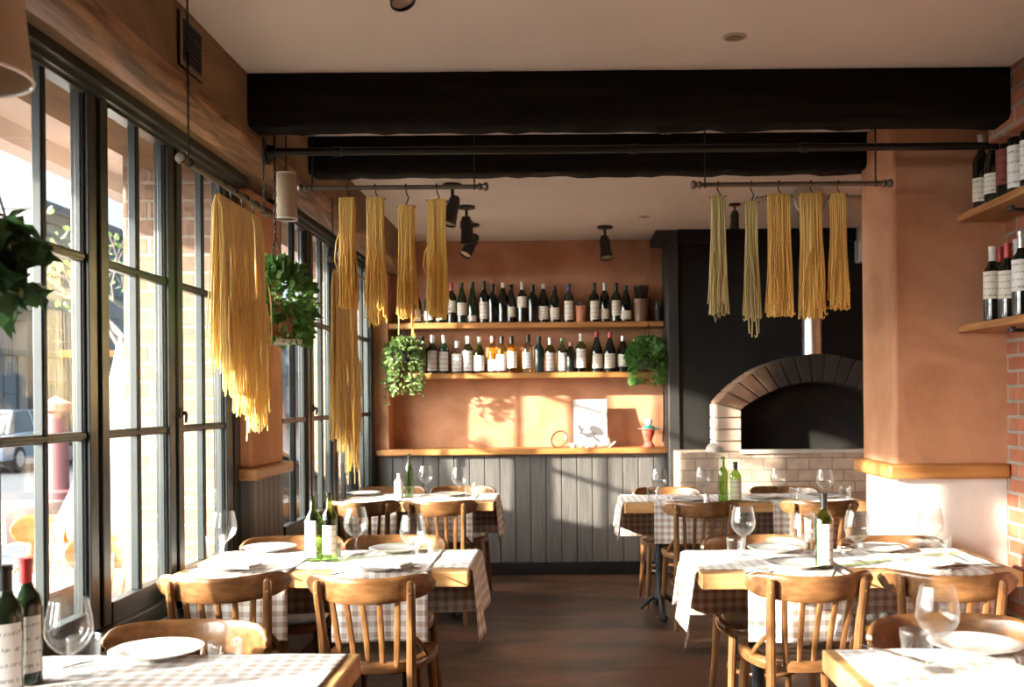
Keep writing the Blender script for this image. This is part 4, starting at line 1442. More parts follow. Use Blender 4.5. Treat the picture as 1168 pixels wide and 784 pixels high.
lo_ = [
 (482, 384, 'bord', TEALG, LABD, CAPK, (.02, .15), 'dark teal bottle at the far left of the lower back shelf'),
 (493.5, 383, 'bord', DGREEN, LABW, CAPS, (.02, .18), 'green bottle with a large white label, second on the lower back shelf'),
 (506.6, 383, 'bord', DGREEN, LABW, CAPS, (.02, .17), 'broad green bottle with a white label, third on the lower back shelf'),
 (521.7, 390, 'bord', CLEARB, LABW, CAPS, (.02, .18), 'short clear bottle with a white label, lower back shelf'),
 (534, 384, 'bord', GREENG, LABW, CAPW, (.02, .18), 'bright green bottle with a white label right of the short one, lower shelf'),
 (547, 385, 'burg', GREENG, LABW, CAPW, (.02, .145), 'white capped green bottle left of the amber one, lower back shelf'),
 (562, 384, 'hock', YELLG, LABW, CAPP, (.02, .12), 'amber bottle with a pink capsule in the sun, lower back shelf'),
 (572.6, 384, 'bord', YELLG, LABW, CAPK, (.02, .15), 'yellow bottle with a dark cap next to the amber one, lower shelf'),
 (583.7, 384, 'bord', YELLG, LABW, CAPK, (.04, .175), 'bright yellow wine bottle, the rightmost of three, lower back shelf'),
 (602.4, 382, 'bord', CLEARB, LABW, CAPK, (.035, .16), 'clear bottle with cream label alone right of the yellow ones'),
 (615, 384, 'bord', TEALG, None, CAPK, (.03, .15), 'dark teal unlabelled bottle at the middle of the lower shelf'),
 (627.8, 386, 'bord', GREENG, LABW, CAPS, (.015, .17), 'green bottle with a white label and silver capsule, lower shelf middle'),
 (641.4, 386, 'bord', GREENG, LABW, None, (.015, .17), 'green bottle with a white label and bare neck, lower shelf middle'),
 (651.3, 391, 'burg', DARKG, None, CAPP, (.03, .15), 'short dark bottle with a pink capsule, lower back shelf'),
 (663, 381, 'bord', GREENG, LABW, CAPW, (.035, .18), 'white capped tall bottle left of the two red capped ones'),
 (681, 379, 'burg', DARKG, LAB, CAPR, (.03, .135), 'left of the two red capped bottles on the lower back shelf'),
 (696, 380, 'burg', DARKG, LAB, CAPR, (.03, .14), 'right of the two red capped bottles on the lower back shelf'),
 (711, 384, 'burg', DARKG, LAB, CAPS, (.045, .145), 'dark bottle at the right end of the lower shelf beside the hanging plant'),
]
for (px, py, sh, gl, la, ca, lz, lab) in lo_:
    p = at(px, 424, 8.19)
    top = at(px, py, 8.19).z
    bottle((p.x, 8.19 + R.uniform(-.012, .012), ZS2 + .001), lab, sh, gl, la, ca, h=top - ZS2, lz=lz, group=G2, wscale=1.17, face=-PI / 2 + R.uniform(-.25, .25))
# pots on the upper shelf
def pot(loc, r, h, m, lab, brush=False, twigs=False):
    t = thing('clay_pot' if not brush else 'brush_pot', lab, 'pot', loc)
    bm = B(); lathe(bm, [(0, 0), (r * .80, 0), (r * .85, .004), (r * .98, h * .8), (r, h * .82), (r, h), (r * .92, h), (r * .88, h * .8), (0, h * .75)], 22)
    obj('body', bm, m, t)
    bm = B()
    rnd = random.Random(int(r * 1e4))
    for k in range(34 if brush else 14):
        a, q = rnd.uniform(0, 2 * PI), r * .8 * math.sqrt(rnd.random())
        x, y = q * math.cos(a), q * math.sin(a)
        hh = (h * .62 if brush else h * .25) * rnd.uniform(.85, 1.1)
        tube(bm, [(x * .7, y * .7, h * .74), (x * 1.0, y * 1.0, h + hh)], [.004, .006], 5)
    obj('bristles' if brush else 'sprigs', bm, POTD if not brush else mat('bristles', (.05, .03, .018), .8), t)
pot((at(663, 366, 8.2).x, 8.2, ZS1 + .001), .048, .135, POTT, 'terracotta pot standing among the bottles on the upper shelf')
pot((at(731.5, 366, 8.2).x, 8.21, ZS1 + .001), .078, .185, POTB, 'brown pot full of bristles at the right of the upper shelf', brush=True)
pot((at(751, 366, 8.2).x, 8.2, ZS1 + .001), .035, .13, POTD, 'small dark pot at the right end of the upper shelf')
# table bottles
def tbottle(px, py, toppy, lab, **kw):
    p = on(px, py, TOP)
    h = at(px, toppy, p.y).z - ZT
    bottle((p.x, p.y, ZT), lab, h=h, group='bottles standing on the tables', **kw)
tbottle(357.5, 642, 566, 'green necked bottle with a bright white label, left one on the middle left table', shape='bord', glass=GREENG, label=LABW, cap=None, lz=(.02, .19), face=-2.1, wscale=.90)
tbottle(376, 642, 562, 'green wine bottle with a cream label, right one on the middle left table', shape='bord', glass=GREENG, label=LAB, cap=None, lz=(.035, .16), face=-1.35, wscale=.90, span=1.9)
tbottle(940, 650, 563, 'green wine bottle with a white label on the middle right table', shape='bord', glass=GREENG, label=LABW, cap=CAPK, lz=(.015, .18), face=-1.5, wscale=.92)
tbottle(467, 569, 518, 'green bottle standing among glasses on the rear left table', shape='bord', glass=GREENG, label=None, cap=None, wscale=.8)
tbottle(455, 569, 540, 'short white bottle left of the green one on the rear left table', shape='bord', glass=CHINA, label=None, cap=None, wscale=.85)
tbottle(825, 574, 521, 'tall green bottle on the rear right table', shape='bord', glass=GREENG, label=None, cap=None, wscale=.85)
tbottle(839, 573, 527, 'bottle with a pale label right of the tall green one, rear right table', shape='bord', glass=GREENG, label=LAB, cap=CAPK, wscale=1.0, lz=(.015, .17), span=3.0)
tbottle(30, 782, 637, 'red capped wine bottle at the left edge, nearest left table', shape='bord', glass=DGREEN, label=LABW, cap=CAPR, lz=(.03, .165), face=-1.2)
tbottle(7, 796, 645, 'wine bottle with a large cream label cut off by the left edge', shape='bord', glass=DGREEN, label=LABW, cap=CAPK, lz=(.02, .17), face=-1.2)

# right wall shelves with bottles
ZR1, ZR2 = 2.265, 1.753
for (z, lab) in ((ZR1, 'upper wooden bottle shelf on the brick wall'), (ZR2, 'lower wooden bottle shelf on the brick wall')):
    t = thing('bottle_shelf', lab, 'shelf', (1.846, 3.8, z), 0, 'shelves on the brick wall')
    b = B(); box(b, 0, .222, -.9, .822, -.033, 0); obj('board', b, LEDGEY, t, sharp=None, bevel=.004)
    for yy in (-.6, .42):
        b = B(); tube(b, [(.205, yy, -.05), (.06, yy, -.05)], .008, 8); tube(b, [(.07, yy, -.05), (.07, yy, -.033)], .012, 8); lathe(b, [(0, 0), (.02, 0), (.02, .01), (0, .01)], 12, (.07, yy, -.055))
        obj('bracket', b, IRON, t)
rs = [
 (1.838, 4.335, ZR1, 'bord', DARKG, LAB, CAPW, (.03, .125), .325, 'white capped bottle nearest the pillar on the upper brick wall shelf'),
 (1.842, 4.215, ZR1, 'burg', DARKG, LAB, CAPK, (.04, .12), .32, 'dark bottle with a square label, second from the pillar, upper right shelf'),
 (1.842, 4.110, ZR1, 'bord', DARKG, LABR, CAPK, (.05, .18), .34, 'dark bottle with a red printed label on the upper right shelf'),
 (1.842, 4.005, ZR1, 'bord', DARKG, LABW, CAPW, (.02, .17), .34, 'dark bottle with a big white label at the right edge, upper right shelf'),
 (1.842, 3.895, ZR1, 'bord', DARKG, LABW, CAPK, (.03, .17), .33, 'dark wine bottle cut off by the right edge, upper right shelf'),
 (1.845, 4.250, ZR2, 'bord', DARKG, LAB, CAPW, (.09, .20), .32, 'white capped bottle nearest the pillar on the lower brick wall shelf'),
 (1.930, 4.365, ZR2, 'bord', DARKG, LAB, CAPR, (.04, .17), .335, 'red capped bottle in the back row, lower right shelf'),
 (1.852, 4.120, ZR2, 'bord', DARKG, LAB, CAPR, (.08, .19), .315, 'red capped bottle in the front row, lower right shelf'),
 (1.935, 4.215, ZR2, 'bord', DARKG, LAB, CAPW, (.10, .20), .345, 'cream capped bottle right of the red capped ones, lower right shelf'),
 (1.858, 4.010, ZR2, 'bord', DARKG, LABW, CAPS, (.09, .20), .345, 'silver capped bottle at the right edge, lower right shelf'),
]
for (x, y, z, sh, gl, la, ca, lz, h, lab) in rs:
    x, y, h = x * 1.037, y * 1.037, h * 1.037
    bottle((x, y, z + .001), lab, sh, gl, la, ca, h=h, wscale=1.037, lz=lz, face=-2.15, group='bottles on the brick wall shelves', span=2.4)

# ================================================================== PIPE, RODS, PASTA
t = thing('ceiling_pipe', 'long black pipe crossing the room below the beams', 'pipe', (0, 4.275, 2.50))
b = B(); tube(b, [(-1.25, 0, 0), (2.05, 0, 0)], .0165, 14); obj('tube', b, PIPE, t)
for s, x in ((-1, -1.262), (1, 2.068)):
    b = B(); lathe(b, [(0, 0), (.055, 0), (.055, .012), (.03, .016), (.026, .05), (0, .05)], 18)
    o = obj('flange', b, PIPE, t); o.location = (x, 0, 0); o.rotation_euler = (0, PI / 2 if s < 0 else -PI / 2, 0)
for x in (-.95, .32, 1.05):
    b = B(); tube(b, [(x - .018, 0, 0), (x + .018, 0, 0)], .0205, 14); obj('coupling', b, PIPE, t)

def chain_mesh(bm, p0, p1, L=.022, r=.0022, w=.006):
    p0, p1 = Vector(p0), Vector(p1)
    d = p1 - p0
    n = max(1, int(d.length / (L * .78)))
    dz = d.normalized()
    ux = dz.orthogonal().normalized(); uy = dz.cross(ux)
    for i in range(n):
        c = p0 + d * ((i + .5) / n)
        side = ux if i % 2 else uy
        pts = []
        for k in range(8):
            a = 2 * PI * k / 8
            pts.append(c + dz * math.sin(a) * L * .5 + side * math.cos(a) * w * .5)
        tube(bm, pts, r, 4, loop=True)

def rod(lab, P0, P1, chains):
    P0, P1 = Vector(P0), Vector(P1)
    c = (P0 + P1) / 2
    t = thing('hanging_rod', lab, 'rod', c)
    d = (P1 - P0).normalized()
    b = B(); tube(b, [P0 - c, P1 - c], .0105, 12); obj('pole', b, RODM, t)
    for P, s in ((P0, -1), (P1, 1)):
        b = B()
        prof = [(0, 0), (.011, 0), (.017, .006), (.017, .012), (.012, .018), (.012, .022), (.019, .030), (.020, .038), (.014, .046), (0, .048)]
        lathe(b, prof, 16)
        o = obj('finial', b, RODM, t); o.location = P - c
        o.rotation_mode = 'QUATERNION'; o.rotation_quaternion = (d * s).to_track_quat('Z', 'Y')
    for (f, ztop) in chains:
        q = P0 + (P1 - P0) * f
        b = B()
        tube(b, [q - c + Vector((0, 0, 0)) + d * .016 * math.cos(a) * 0 + (Vector((0, 0, 1)) * math.sin(a) + d.cross(Vector((0, 0, 1))) * math.cos(a)) * .0135 for a in [2 * PI * k / 12 for k in range(12)]], .003, 6, loop=True)
        chain_mesh(b, q - c + Vector((0, 0, .014)), Vector((q.x, q.y, ztop)) - c)
        obj('chain', b, PIPE, t)
    return t
RZ = 2.37
yr = 4.40
rod('steel rod with pasta hanging at the centre left below the beams', (at(352, 211, yr).x, yr, RZ), (at(545, 211, yr).x, yr, RZ), ((.022, CEIL), (.98, CEIL)))
rod('steel rod with pasta hanging in front of the oven', (at(800, 207, yr).x, yr, RZ), (at(1006, 207, yr).x, yr, RZ), ((.02, CEIL), (.965, CEIL)))
rod('steel rod with pasta hanging along the front window', (-1.215, 3.24, 2.215), (-1.215, 4.12, 2.215), ((.03, CEIL), (.97, 2.515)))
rod('steel rod with pasta hanging along the rear window', (-1.215, 5.30, 2.18), (-1.215, 6.35, 2.18), ((.03, 2.515), (.97, 2.515)))

def pasta(loc, w, L, lab, seed, rz=0.0, m=PASTA, drop=.07, rag=.14, thick=.026, flare=1.04, tail=0.0):
    """bundle of noodles draped over a dowel on a wire hook; loc is the rod axis above it"""
    rnd = random.Random(seed)
    t = thing('hanging_pasta', lab, 'pasta', loc, rz, 'hanks of fresh pasta drying on the rods')
    b = B()
    hk = [(0, -.0145 * math.cos(a) * 1, .0145 * math.sin(a)) for a in [PI * (-.15) + PI * 1.2 * k / 10 for k in range(11)]]
    pts = hk[::1] + [(0, .012, -.02), (.012, .004, -.045), (0, 0, -drop + .004)]
    tube(b, pts, .0026, 6)
    obj('hook', b, PIPE, t)
    b = B(); tl = rnd.uniform(-.004, .004); tube(b, [(-w / 2 - .006, 0, -drop - tl), (w / 2 + .008, 0, -drop + tl)], .0035, 8)
    obj('dowel', b, TIMBER, t)
    b = B()
    n = int(w / .0046)
    for layer in range(4):
        side = -1 if layer < 2 else 1
        for i in range(n):
            x0 = -w / 2 + w * (i + rnd.uniform(.1, .9)) / n
            yo = side * (.007 + .004 * (layer % 2)) + rnd.uniform(-.002, .002)
            LL = L * (1 - rag * rnd.random() ** 1.6) * (1 + (tail if rnd.random() < .06 else 0))
            pts = []
            steps = 12
            ph, am = rnd.uniform(0, 6.3), rnd.uniform(.0005, .0045)
            dr = rnd.gauss(0, .006)
            sprd = thick * rnd.uniform(.15, 1.0)
            pts.append((x0, yo * .1, -drop + .0075))
            for k in range(1, steps + 1):
                f = k / steps
                pinch = 1 - .10 * math.sin(PI * min(f * 1.6, 1))
                x = x0 * (pinch + (flare - 1) * f * f * 1.6) + am * math.sin(ph + f * 7) * f + dr * f * f
                y = yo + side * sprd * f ** .7 * .8 + am * math.cos(ph + f * 6) * f
                pts.append((x, y, -drop + .004 - LL * f))
            if rnd.random() < .35:      # curled tip
                x, y, z = pts[-1]
                s = rnd.choice((-1, 1))
                pts += [(x + s * .006, y, z - .004), (x + s * .011, y, z + .006)]
            tube(b, pts, .0033, 4, flat=.7)
    for k in range(int(n * .35)):        # stray loops
        x = rnd.uniform(-w * .45, w * .45); z = -drop - L * rnd.uniform(.45, .85)
        y = -(thick + .012) * rnd.uniform(.8, 1.1)
        s = rnd.choice((-1, 1)) * rnd.uniform(.01, .025); hh = rnd.uniform(.04, .12)
        tube(b, [(x, y, z + hh), (x + s * .7, y - .004, z + hh * .4), (x + s, y - .004, z - hh * .5), (x + s * .4, y - .004, z - hh), (x - s * .3, y, z - hh * .6)], .0028, 4)
    o = obj('noodles', b, m, t, sharp=60)
    o['kind'] = 'stuff'
    return t
def pb(px, w, toppy, botpy, lab, seed, Y=yr, z=RZ, **kw):
    p = at(px, toppy, Y)
    bot = at(px, botpy, Y).z
    dr = z - p.z
    pasta((p.x, Y, z), w, p.z - bot, lab, seed, drop=dr, **kw)
pb(428, .078, 227, 372, 'second pasta hank on the centre left rod', 11, tail=.05, rag=.2)
pb(463, .070, 236, 365, 'narrow pasta hank, third on the centre left rod', 12, tail=.15, flare=1.08)
pb(498, .082, 229, 365, 'widest pasta hank at the right end of the centre left rod', 13, flare=1.06)
pb(396, .066, 227, 354, 'first pasta hank at the left end of the centre left rod', 14, rag=.1)
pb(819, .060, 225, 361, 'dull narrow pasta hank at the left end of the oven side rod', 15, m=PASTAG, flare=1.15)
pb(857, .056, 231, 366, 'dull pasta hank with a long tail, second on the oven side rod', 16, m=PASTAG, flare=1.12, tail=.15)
pb(888.5, .100, 223, 362, 'wide golden pasta hank at the middle of the oven side rod', 17, flare=1.08)
pb(925, .098, 222, 365, 'wide golden pasta hank, fourth on the oven side rod, before the flue', 18, flare=1.06)
pb(956, .066, 222, 355, 'golden pasta hank at the right end of the oven side rod', 19, flare=1.14)
# along the front window: hanging across the rod, so turned a quarter
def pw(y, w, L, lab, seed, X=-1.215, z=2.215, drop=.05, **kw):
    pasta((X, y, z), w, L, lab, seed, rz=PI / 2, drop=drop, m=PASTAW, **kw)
pw(3.59, .12, .64, 'pasta hank nearest us on the rod along the front window', 21, rag=.25, flare=1.1)
pw(3.72, .13, .72, 'second pasta hank on the rod along the front window', 22, rag=.25, flare=1.1)
pw(3.85, .13, .80, 'third pasta hank on the rod along the front window', 23, rag=.25, flare=1.1)
pw(3.98, .12, .86, 'long pasta hank at the far end of the front window rod', 24, rag=.3, flare=1.1, tail=.06)
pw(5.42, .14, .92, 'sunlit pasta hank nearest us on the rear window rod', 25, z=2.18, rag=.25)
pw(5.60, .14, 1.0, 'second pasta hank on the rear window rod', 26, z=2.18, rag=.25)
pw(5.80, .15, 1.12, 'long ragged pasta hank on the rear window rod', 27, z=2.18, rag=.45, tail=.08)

# ================================================================== LAMPS
def pendant(loc, r0, r1, h, lab, ztop):
    t = thing('pendant_lamp', lab, 'lamp', loc)
    b = B()
    N = 36
    lathe(b, [(r1, 0), (r0, h)], N); lathe(b, [(r0 - .002, h), (r1 - .002, 0)], N)
    obj('shade', b, SHADE, t, recalc=False)
    b = B(); tube(b, [(r1 * math.cos(a), r1 * math.sin(a), 0) for a in [2 * PI * k / 32 for k in range(32)]], .004, 6, loop=True)
    obj('ring', b, CHINA, t)
    b = B(); tube(b, [(r0 * math.cos(a), r0 * math.sin(a), h) for a in [2 * PI * k / 32 for k in range(32)]], .003, 6, loop=True)
    for k in range(3):
        a = 2 * PI * k / 3
        tube(b, [(0, 0, h * .9), (r0 * math.cos(a), r0 * math.sin(a), h)], .002, 5)
    obj('ring', b, CHINA, t)
    b = B(); tube(b, [(0, 0, h * .85), (0, 0, ztop - loc[2])], .0035, 6); tube(b, [(0, 0, h * .45), (0, 0, h * .9)], .016, 10)
    obj('cord', b, PIPE, t)
    b = B(); lathe(b, [(0, h * .28), (.018, h * .32), (.024, h * .40), (.012, h * .5), (0, h * .5)], 12); obj('bulb', b, CHINA, t)
p = at(28, 84, 2.05)
pendant((p.x - .155, 2.05, p.z), .128, .155, .27, 'large cream pendant lamp shade cut off at the top left', CEIL)
p = at(326, 250, 4.50)
pendant((p.x + .003, 4.50, p.z), .042, .050, .205, 'small beige pendant lamp hanging before the left pillar', CEIL)

def spot(px, py, Y, tilt, pan, lab, s=1.0, ztop=CEIL):
    p = at(px, py, Y)
    t = thing('spotlight', lab, 'spotlight', (p.x, Y, ztop), 0, 'black ceiling spotlights')
    b = B(); lathe(b, [(0, 0), (.045 * s, 0), (.045 * s, -.012 * s), (.02 * s, -.018 * s), (0, -.018 * s)], 18); obj('base', b, SPOTM, t)
    b = B(); tube(b, [(0, 0, -.012 * s), (0, 0, -.075 * s)], .008 * s, 8); box(b, -.030 * s, .030 * s, -.006, .006, -.085 * s, -.075 * s)
    box(b, -.032 * s, -.028 * s, -.008, .008, -.115 * s, -.078 * s); box(b, .028 * s, .032 * s, -.008, .008, -.115 * s, -.078 * s); obj('bracket', b, SPOTM, t)
    b = B(); lathe(b, [(0, .055 * s), (.020 * s, .052 * s), (.026 * s, .035 * s), (.030 * s, -.02 * s), (.036 * s, -.075 * s), (.038 * s, -.085 * s), (.034 * s, -.085 * s), (.030 * s, -.06 * s), (0, -.058 * s)], 20)
    h = obj('head', b, SPOTM, t); h.location = (0, 0, -.105 * s); h.rotation_euler = (tilt, pan, 0)
    b = B(); lathe(b, [(0, -.070 * s), (.033 * s, -.072 * s), (.033 * s, -.078 * s), (0, -.080 * s)], 18); obj('lens', b, LENSM, h)
spot(516, 211, 6.15, -.2, .25, 'black spotlight nearest us of the ceiling row left of centre', 1.35)
spot(532, 236, 6.85, .1, -.05, 'middle spotlight of the ceiling row left of centre', 1.35)
spot(538, 254, 7.55, -.35, .45, 'spotlight nearest the back wall of the ceiling row left of centre', 1.35)
spot(690, 262, 7.70, -.3, -.1, 'single black spotlight above the right part of the wine shelves', 1.35)
spot(838, 237, 6.85, .2, .0, 'ceiling spotlight seen between the pasta before the oven', .9)
spot(450, -30, 2.9, -.3, -.35, 'black spotlight cut off at the top of the photo', 1.0)
def downlight(px, py, lab, r=.045):
    u, v = px - 640, py - 455
    v2 = v + u * ROLL
    Y = (CEIL - EYE) * F / -v2
    X = (u - v * ROLL) * Y / F
    t = thing('downlight', lab, 'downlight', (X, Y, CEIL), 0, 'recessed ceiling downlights')
    b = B(); lathe(b, [(r * .72, -.002), (r * .78, -.006), (r, -.003), (r, 0), (r * .72, 0)], 24); obj('ring', b, mat('ring paint', (.52, .45, .38), .5), t)
    b = B(); lathe(b, [(0, -.001), (r * .72, -.002), (r * .72, 0), (0, 0)], 20); obj('lens', b, LENSM, t)
downlight(838, 42, 'round recessed downlight near the top right')
downlight(760, 150, 'recessed downlight between the two black beams')
downlight(735, 247, 'small recessed downlight behind the rear beam')

# ================================================================== PLANTS
def hanging_plant(name, lab, loc, r, n, lsize, m, chain_top, pot_m, seed, trail=.25, kind='oval', saucer=True, spread=(1, 1, 1), vines=0, hang_h=.30, poth=.12):
    """loc: centre of the pot rim"""
    rnd = random.Random(seed)
    t = thing(name, lab, 'plant', loc)
    b = B(); lathe(b, [(0, -poth), (r * .50, -poth), (r * .54, -poth + .004), (r * .70, 0), (r * .74, 0), (r * .74, .008), (r * .66, .008), (r * .62, -.02), (0, -.025)], 22)
    obj('pot', b, pot_m, t)
    b = B(); lathe(b, [(0, -.024), (r * .62, -.022), (r * .62, -.018), (0, -.016)], 18); obj('soil', b, SOIL, t)
    if saucer:
        b = B(); lathe(b, [(0, -poth - .004), (r * .80, -poth - .004), (r * .86, -poth + .012), (r * .83, -poth + .012), (r * .78, -poth), (0, -poth)], 24); obj('saucer', b, STONEW, t)
    if chain_top is not None:
        b = B()
        apex = Vector((0, 0, hang_h))
        for k in range(3):
            a = 2 * PI * k / 3 + .5
            tube(b, [apex, Vector((r * .76 * math.cos(a), r * .76 * math.sin(a), 0))] + ([Vector((r * .84 * math.cos(a), r * .84 * math.sin(a), -poth))] if saucer else []), .0028, 5)
        if chain_top - loc[2] > hang_h + .02:
            chain_mesh(b, apex, Vector((0, 0, chain_top - loc[2])), L=.03, r=.003, w=.010)
        obj('hanger', b, PIPE, t)
    b = B(); cs = []; st = B()
    for k in range(n):
        a = rnd.uniform(0, 2 * PI)
        f = rnd.random()
        if f < .55:   # dome
            el = rnd.uniform(-.15, 1.35)
            rr = r * rnd.uniform(.65, 1.12)
            p = Vector((math.cos(a) * math.cos(el) * rr * spread[0], math.sin(a) * math.cos(el) * rr * spread[1], math.sin(el) * rr * .62 * spread[2] + .01))
            d = p + Vector((rnd.gauss(0, .4) * r, rnd.gauss(0, .4) * r, rnd.uniform(-.7, .25) * r))
        else:         # trailing over the rim
            dz = trail * rnd.random() ** 1.3
            rr = r * rnd.uniform(.80, 1.15) * (1 - .25 * dz / max(trail, .01))
            p = Vector((math.cos(a) * rr * spread[0], math.sin(a) * rr * spread[1], .03 - dz))
            d = Vector((math.cos(a), math.sin(a), rnd.uniform(-1.6, .1)))
        cs.append((p, d))
    for k in range(vines):
        a = 2 * PI * k / vines + rnd.uniform(-.3, .3)
        L = trail * rnd.uniform(.9, 1.6)
        pts = []
        for j in range(9):
            f = j / 8
            pts.append(Vector((math.cos(a) * r * (.6 + .5 * min(f * 3, 1)) + rnd.gauss(0, .008), math.sin(a) * r * (.6 + .5 * min(f * 3, 1)) + rnd.gauss(0, .008), .03 - L * max(0, f - .12))))
        tube(st, pts, .0022, 5)
        for q in pts[2:]:
            for _ in range(2):
                cs.append((q, Vector((rnd.gauss(0, 1), rnd.gauss(0, 1), rnd.uniform(-1, .2)))))
    leaf_cloud(b, cs, lsize, rnd, kind)
    obj('foliage', b, m, t, sharp=None, recalc=False)
    for k in range(14):
        a = rnd.uniform(0, 2 * PI)
        tube(st, [(0, 0, -.02), (math.cos(a) * r * .4, math.sin(a) * r * .4, .05), (math.cos(a) * r * .9, math.sin(a) * r * .9, .02)], .002, 5)
    obj('stem', st, STEMM, t)
    return t
p = at(328, 356, 4.36)
hanging_plant('hanging_plant', 'green hanging plant in a pot on chains before the left pillar', (-1.245, 4.36, at(328, 352, 4.36).z), 0.135, 1000, .046, LEAF, CEIL, POTT, 31, trail=.17, spread=(1.1, 1.0, 2.2), hang_h=.32, poth=.15)
p = at(463, 402, 8.15)
hanging_plant('hanging_plant', 'pale trailing plant hanging at the left end of the lower wine shelf', (p.x, 8.06, p.z), .135, 760, .044, LEAFL, ZS1 - .03, POTD, 32, trail=.36, saucer=False, hang_h=.20, vines=7, poth=.09)
p = at(739, 408, 8.15)
hanging_plant('hanging_plant', 'dark round hanging plant at the right end of the lower wine shelf', (p.x, 8.06, p.z), .160, 1300, .040, LEAF, ZS1 - .03, POTD, 33, trail=.24, saucer=False, spread=(1, 1, 1.35), hang_h=.27, poth=.10)
p = at(-42, 262, 2.1)
hanging_plant('hanging_plant', 'dark ivy hanging before the front window at the left edge', (p.x, 2.1, p.z), .115, 16, .085, LEAFD, CEIL, POTD, 38, trail=.16, kind='ivy', vines=6, hang_h=.32, poth=.12)

# ================================================================== THINGS ON THE BACK LEDGE
ZL = 1.031
p = at(674, 500, 8.2)
t = thing('illustrated_card', 'white illustrated card leaning on the back wall ledge', 'card', (p.x, 8.16, ZL + .001))
t.rotation_euler = (d_(-9), 0, 0)
b = B(); box(b, -.142, .132, -.003, .003, 0, .395)
obj('sheet', b, PAPER, t, sharp=None)
b = B()
for k in range(7):
    z = .325 - k * .017
    x0, x1 = -.10 + R.uniform(-.01, .01), .10 + R.uniform(-.05, .02)
    box(b, x0, x1, -.0042, -.003, z - .0014, z + .0014)
obj('text_lines', b, INKL, t, sharp=None)
def blob(bm, cx, cz, rx, rz, rot=0, n=20):
    pts = []
    for k in range(n):
        a = 2 * PI * k / n
        x, z = rx * math.cos(a), rz * math.sin(a)
        pts.append((cx + x * math.cos(rot) - z * math.sin(rot), cz + x * math.sin(rot) + z * math.cos(rot)))
    A = [bm.verts.new((x, -.0045, z)) for x, z in pts]
    C_ = [bm.verts.new((x, -.003, z)) for x, z in pts]
    bm.faces.new(A)
    for k in range(n):
        bm.faces.new((A[k], C_[k], C_[(k + 1) % n], A[(k + 1) % n]))
b = B()
blob(b, .045, .135, .065, .035, -.5); blob(b, .0, .10, .05, .022, .25); blob(b, -.09, .16, .012, .03, .3); blob(b, -.075, .13, .010, .035, -.5); blob(b, -.05, .105, .03, .012, -.4)
blob(b, .05, .06, .05, .012, -.7)
obj('drawing', b, INK, t, sharp=None)
# fabric flowers before the card
t = thing('white_flower', 'low white flower with pointed petals before the illustrated card', 'flower', (p.x + .02, 8.09, ZL))
b = B()
for (x, hh, w, tl) in ((-.10, .05, .035, -.4), (-.05, .06, .04, .2), (.0, .045, .045, -.1), (.05, .05, .035, .3), (.10, .075, .02, .25), (.125, .05, .016, 1.0), (.08, .04, .03, -.3)):
    rings = []
    for k in range(6):
        f = k / 5
        ww = w * math.sin(PI * (.12 + .86 * f)) ** .8 + .001
        c0 = Vector((x + tl * hh * f, -.01 * math.sin(f * PI), hh * f))
        rings.append([c0 + Vector((ww * math.cos(a) * .8, ww * .4 * math.sin(a), 0)) for a in [2 * PI * q / 10 for q in range(10)]])
    loft(b, rings)
obj('petal', b, CHINA, t)
# cane ring
t = thing('cane_rimmed_dish', 'small glass dish with a brown rim standing on edge on the ledge', 'dish', (at(638, 500, 8.14).x, 8.14, ZL))
b = B(); tube(b, [(.065 * math.cos(a) + .012 * math.sin(a), .02 * math.sin(a), .068 + .066 * math.sin(a)) for a in [2 * PI * k / 28 for k in range(28)]], .006, 8, loop=True)
obj('rim', b, BROWNR, t)
b = B()
vs = [b.verts.new((.062 * math.cos(a) + .012 * math.sin(a), .02 * math.sin(a) + .0, .068 + .063 * math.sin(a))) for a in [2 * PI * k / 28 for k in range(28)]]
c0 = b.verts.new((.02, .035, .055))
for k in range(28):
    b.faces.new((vs[k], vs[(k + 1) % 28], c0))
obj('glass', b, CLEARB, t)
b = B(); lathe(b, [(0, 0), (.02, 0), (.034, .018), (.036, .034), (.032, .034), (.0, .018)], 18)
tag(obj('small_bowl', b, mat('cream glaze', (.66, .55, .40), .4), loc=(at(654, 505, 8.1).x, 8.10, ZL)), 'tiny cream bowl beside the illustrated card', 'bowl')
t = thing('footed_cup', 'red footed cup topped with a teal and white saucer on the ledge', 'cup', (at(740, 505, 8.13).x, 8.13, ZL))
b = B(); lathe(b, [(0, 0), (.048, 0), (.050, .010), (.040, .022), (.026, .045), (.030, .07), (.046, .10), (.052, .135), (.046, .135), (0, .125)], 22); obj('cup', b, REDGL, t)
b = B(); lathe(b, [(0, .135), (.05, .136), (.085, .146), (.094, .152), (.085, .153), (.04, .147), (0, .147)], 24); obj('saucer', b, CHINA, t)
b = B(); lathe(b, [(.02, .147), (.045, .148), (.048, .165), (.03, .176), (0, .176)], 18)
box(b, .03, .095, -.02, .02, .150, .158); obj('teal_knob', b, TEALC, t)
b = B(); lathe(b, [(0, .172), (.018, .176), (.030, .19), (.033, .205), (.028, .222), (.014, .232), (0, .235)], 18); obj('ball', b, CHINA, t)
# cord down the niche corner
b = B(); tube(b, [at(757, 447, 8.08), at(758, 470, 8.08), at(757, 490, 8.08), at(756, 504, 8.08)], .006, 6)
tag(obj('hanging_cable', b, PIPE), 'dark cord hanging down at the right end of the wine niche', 'cord')

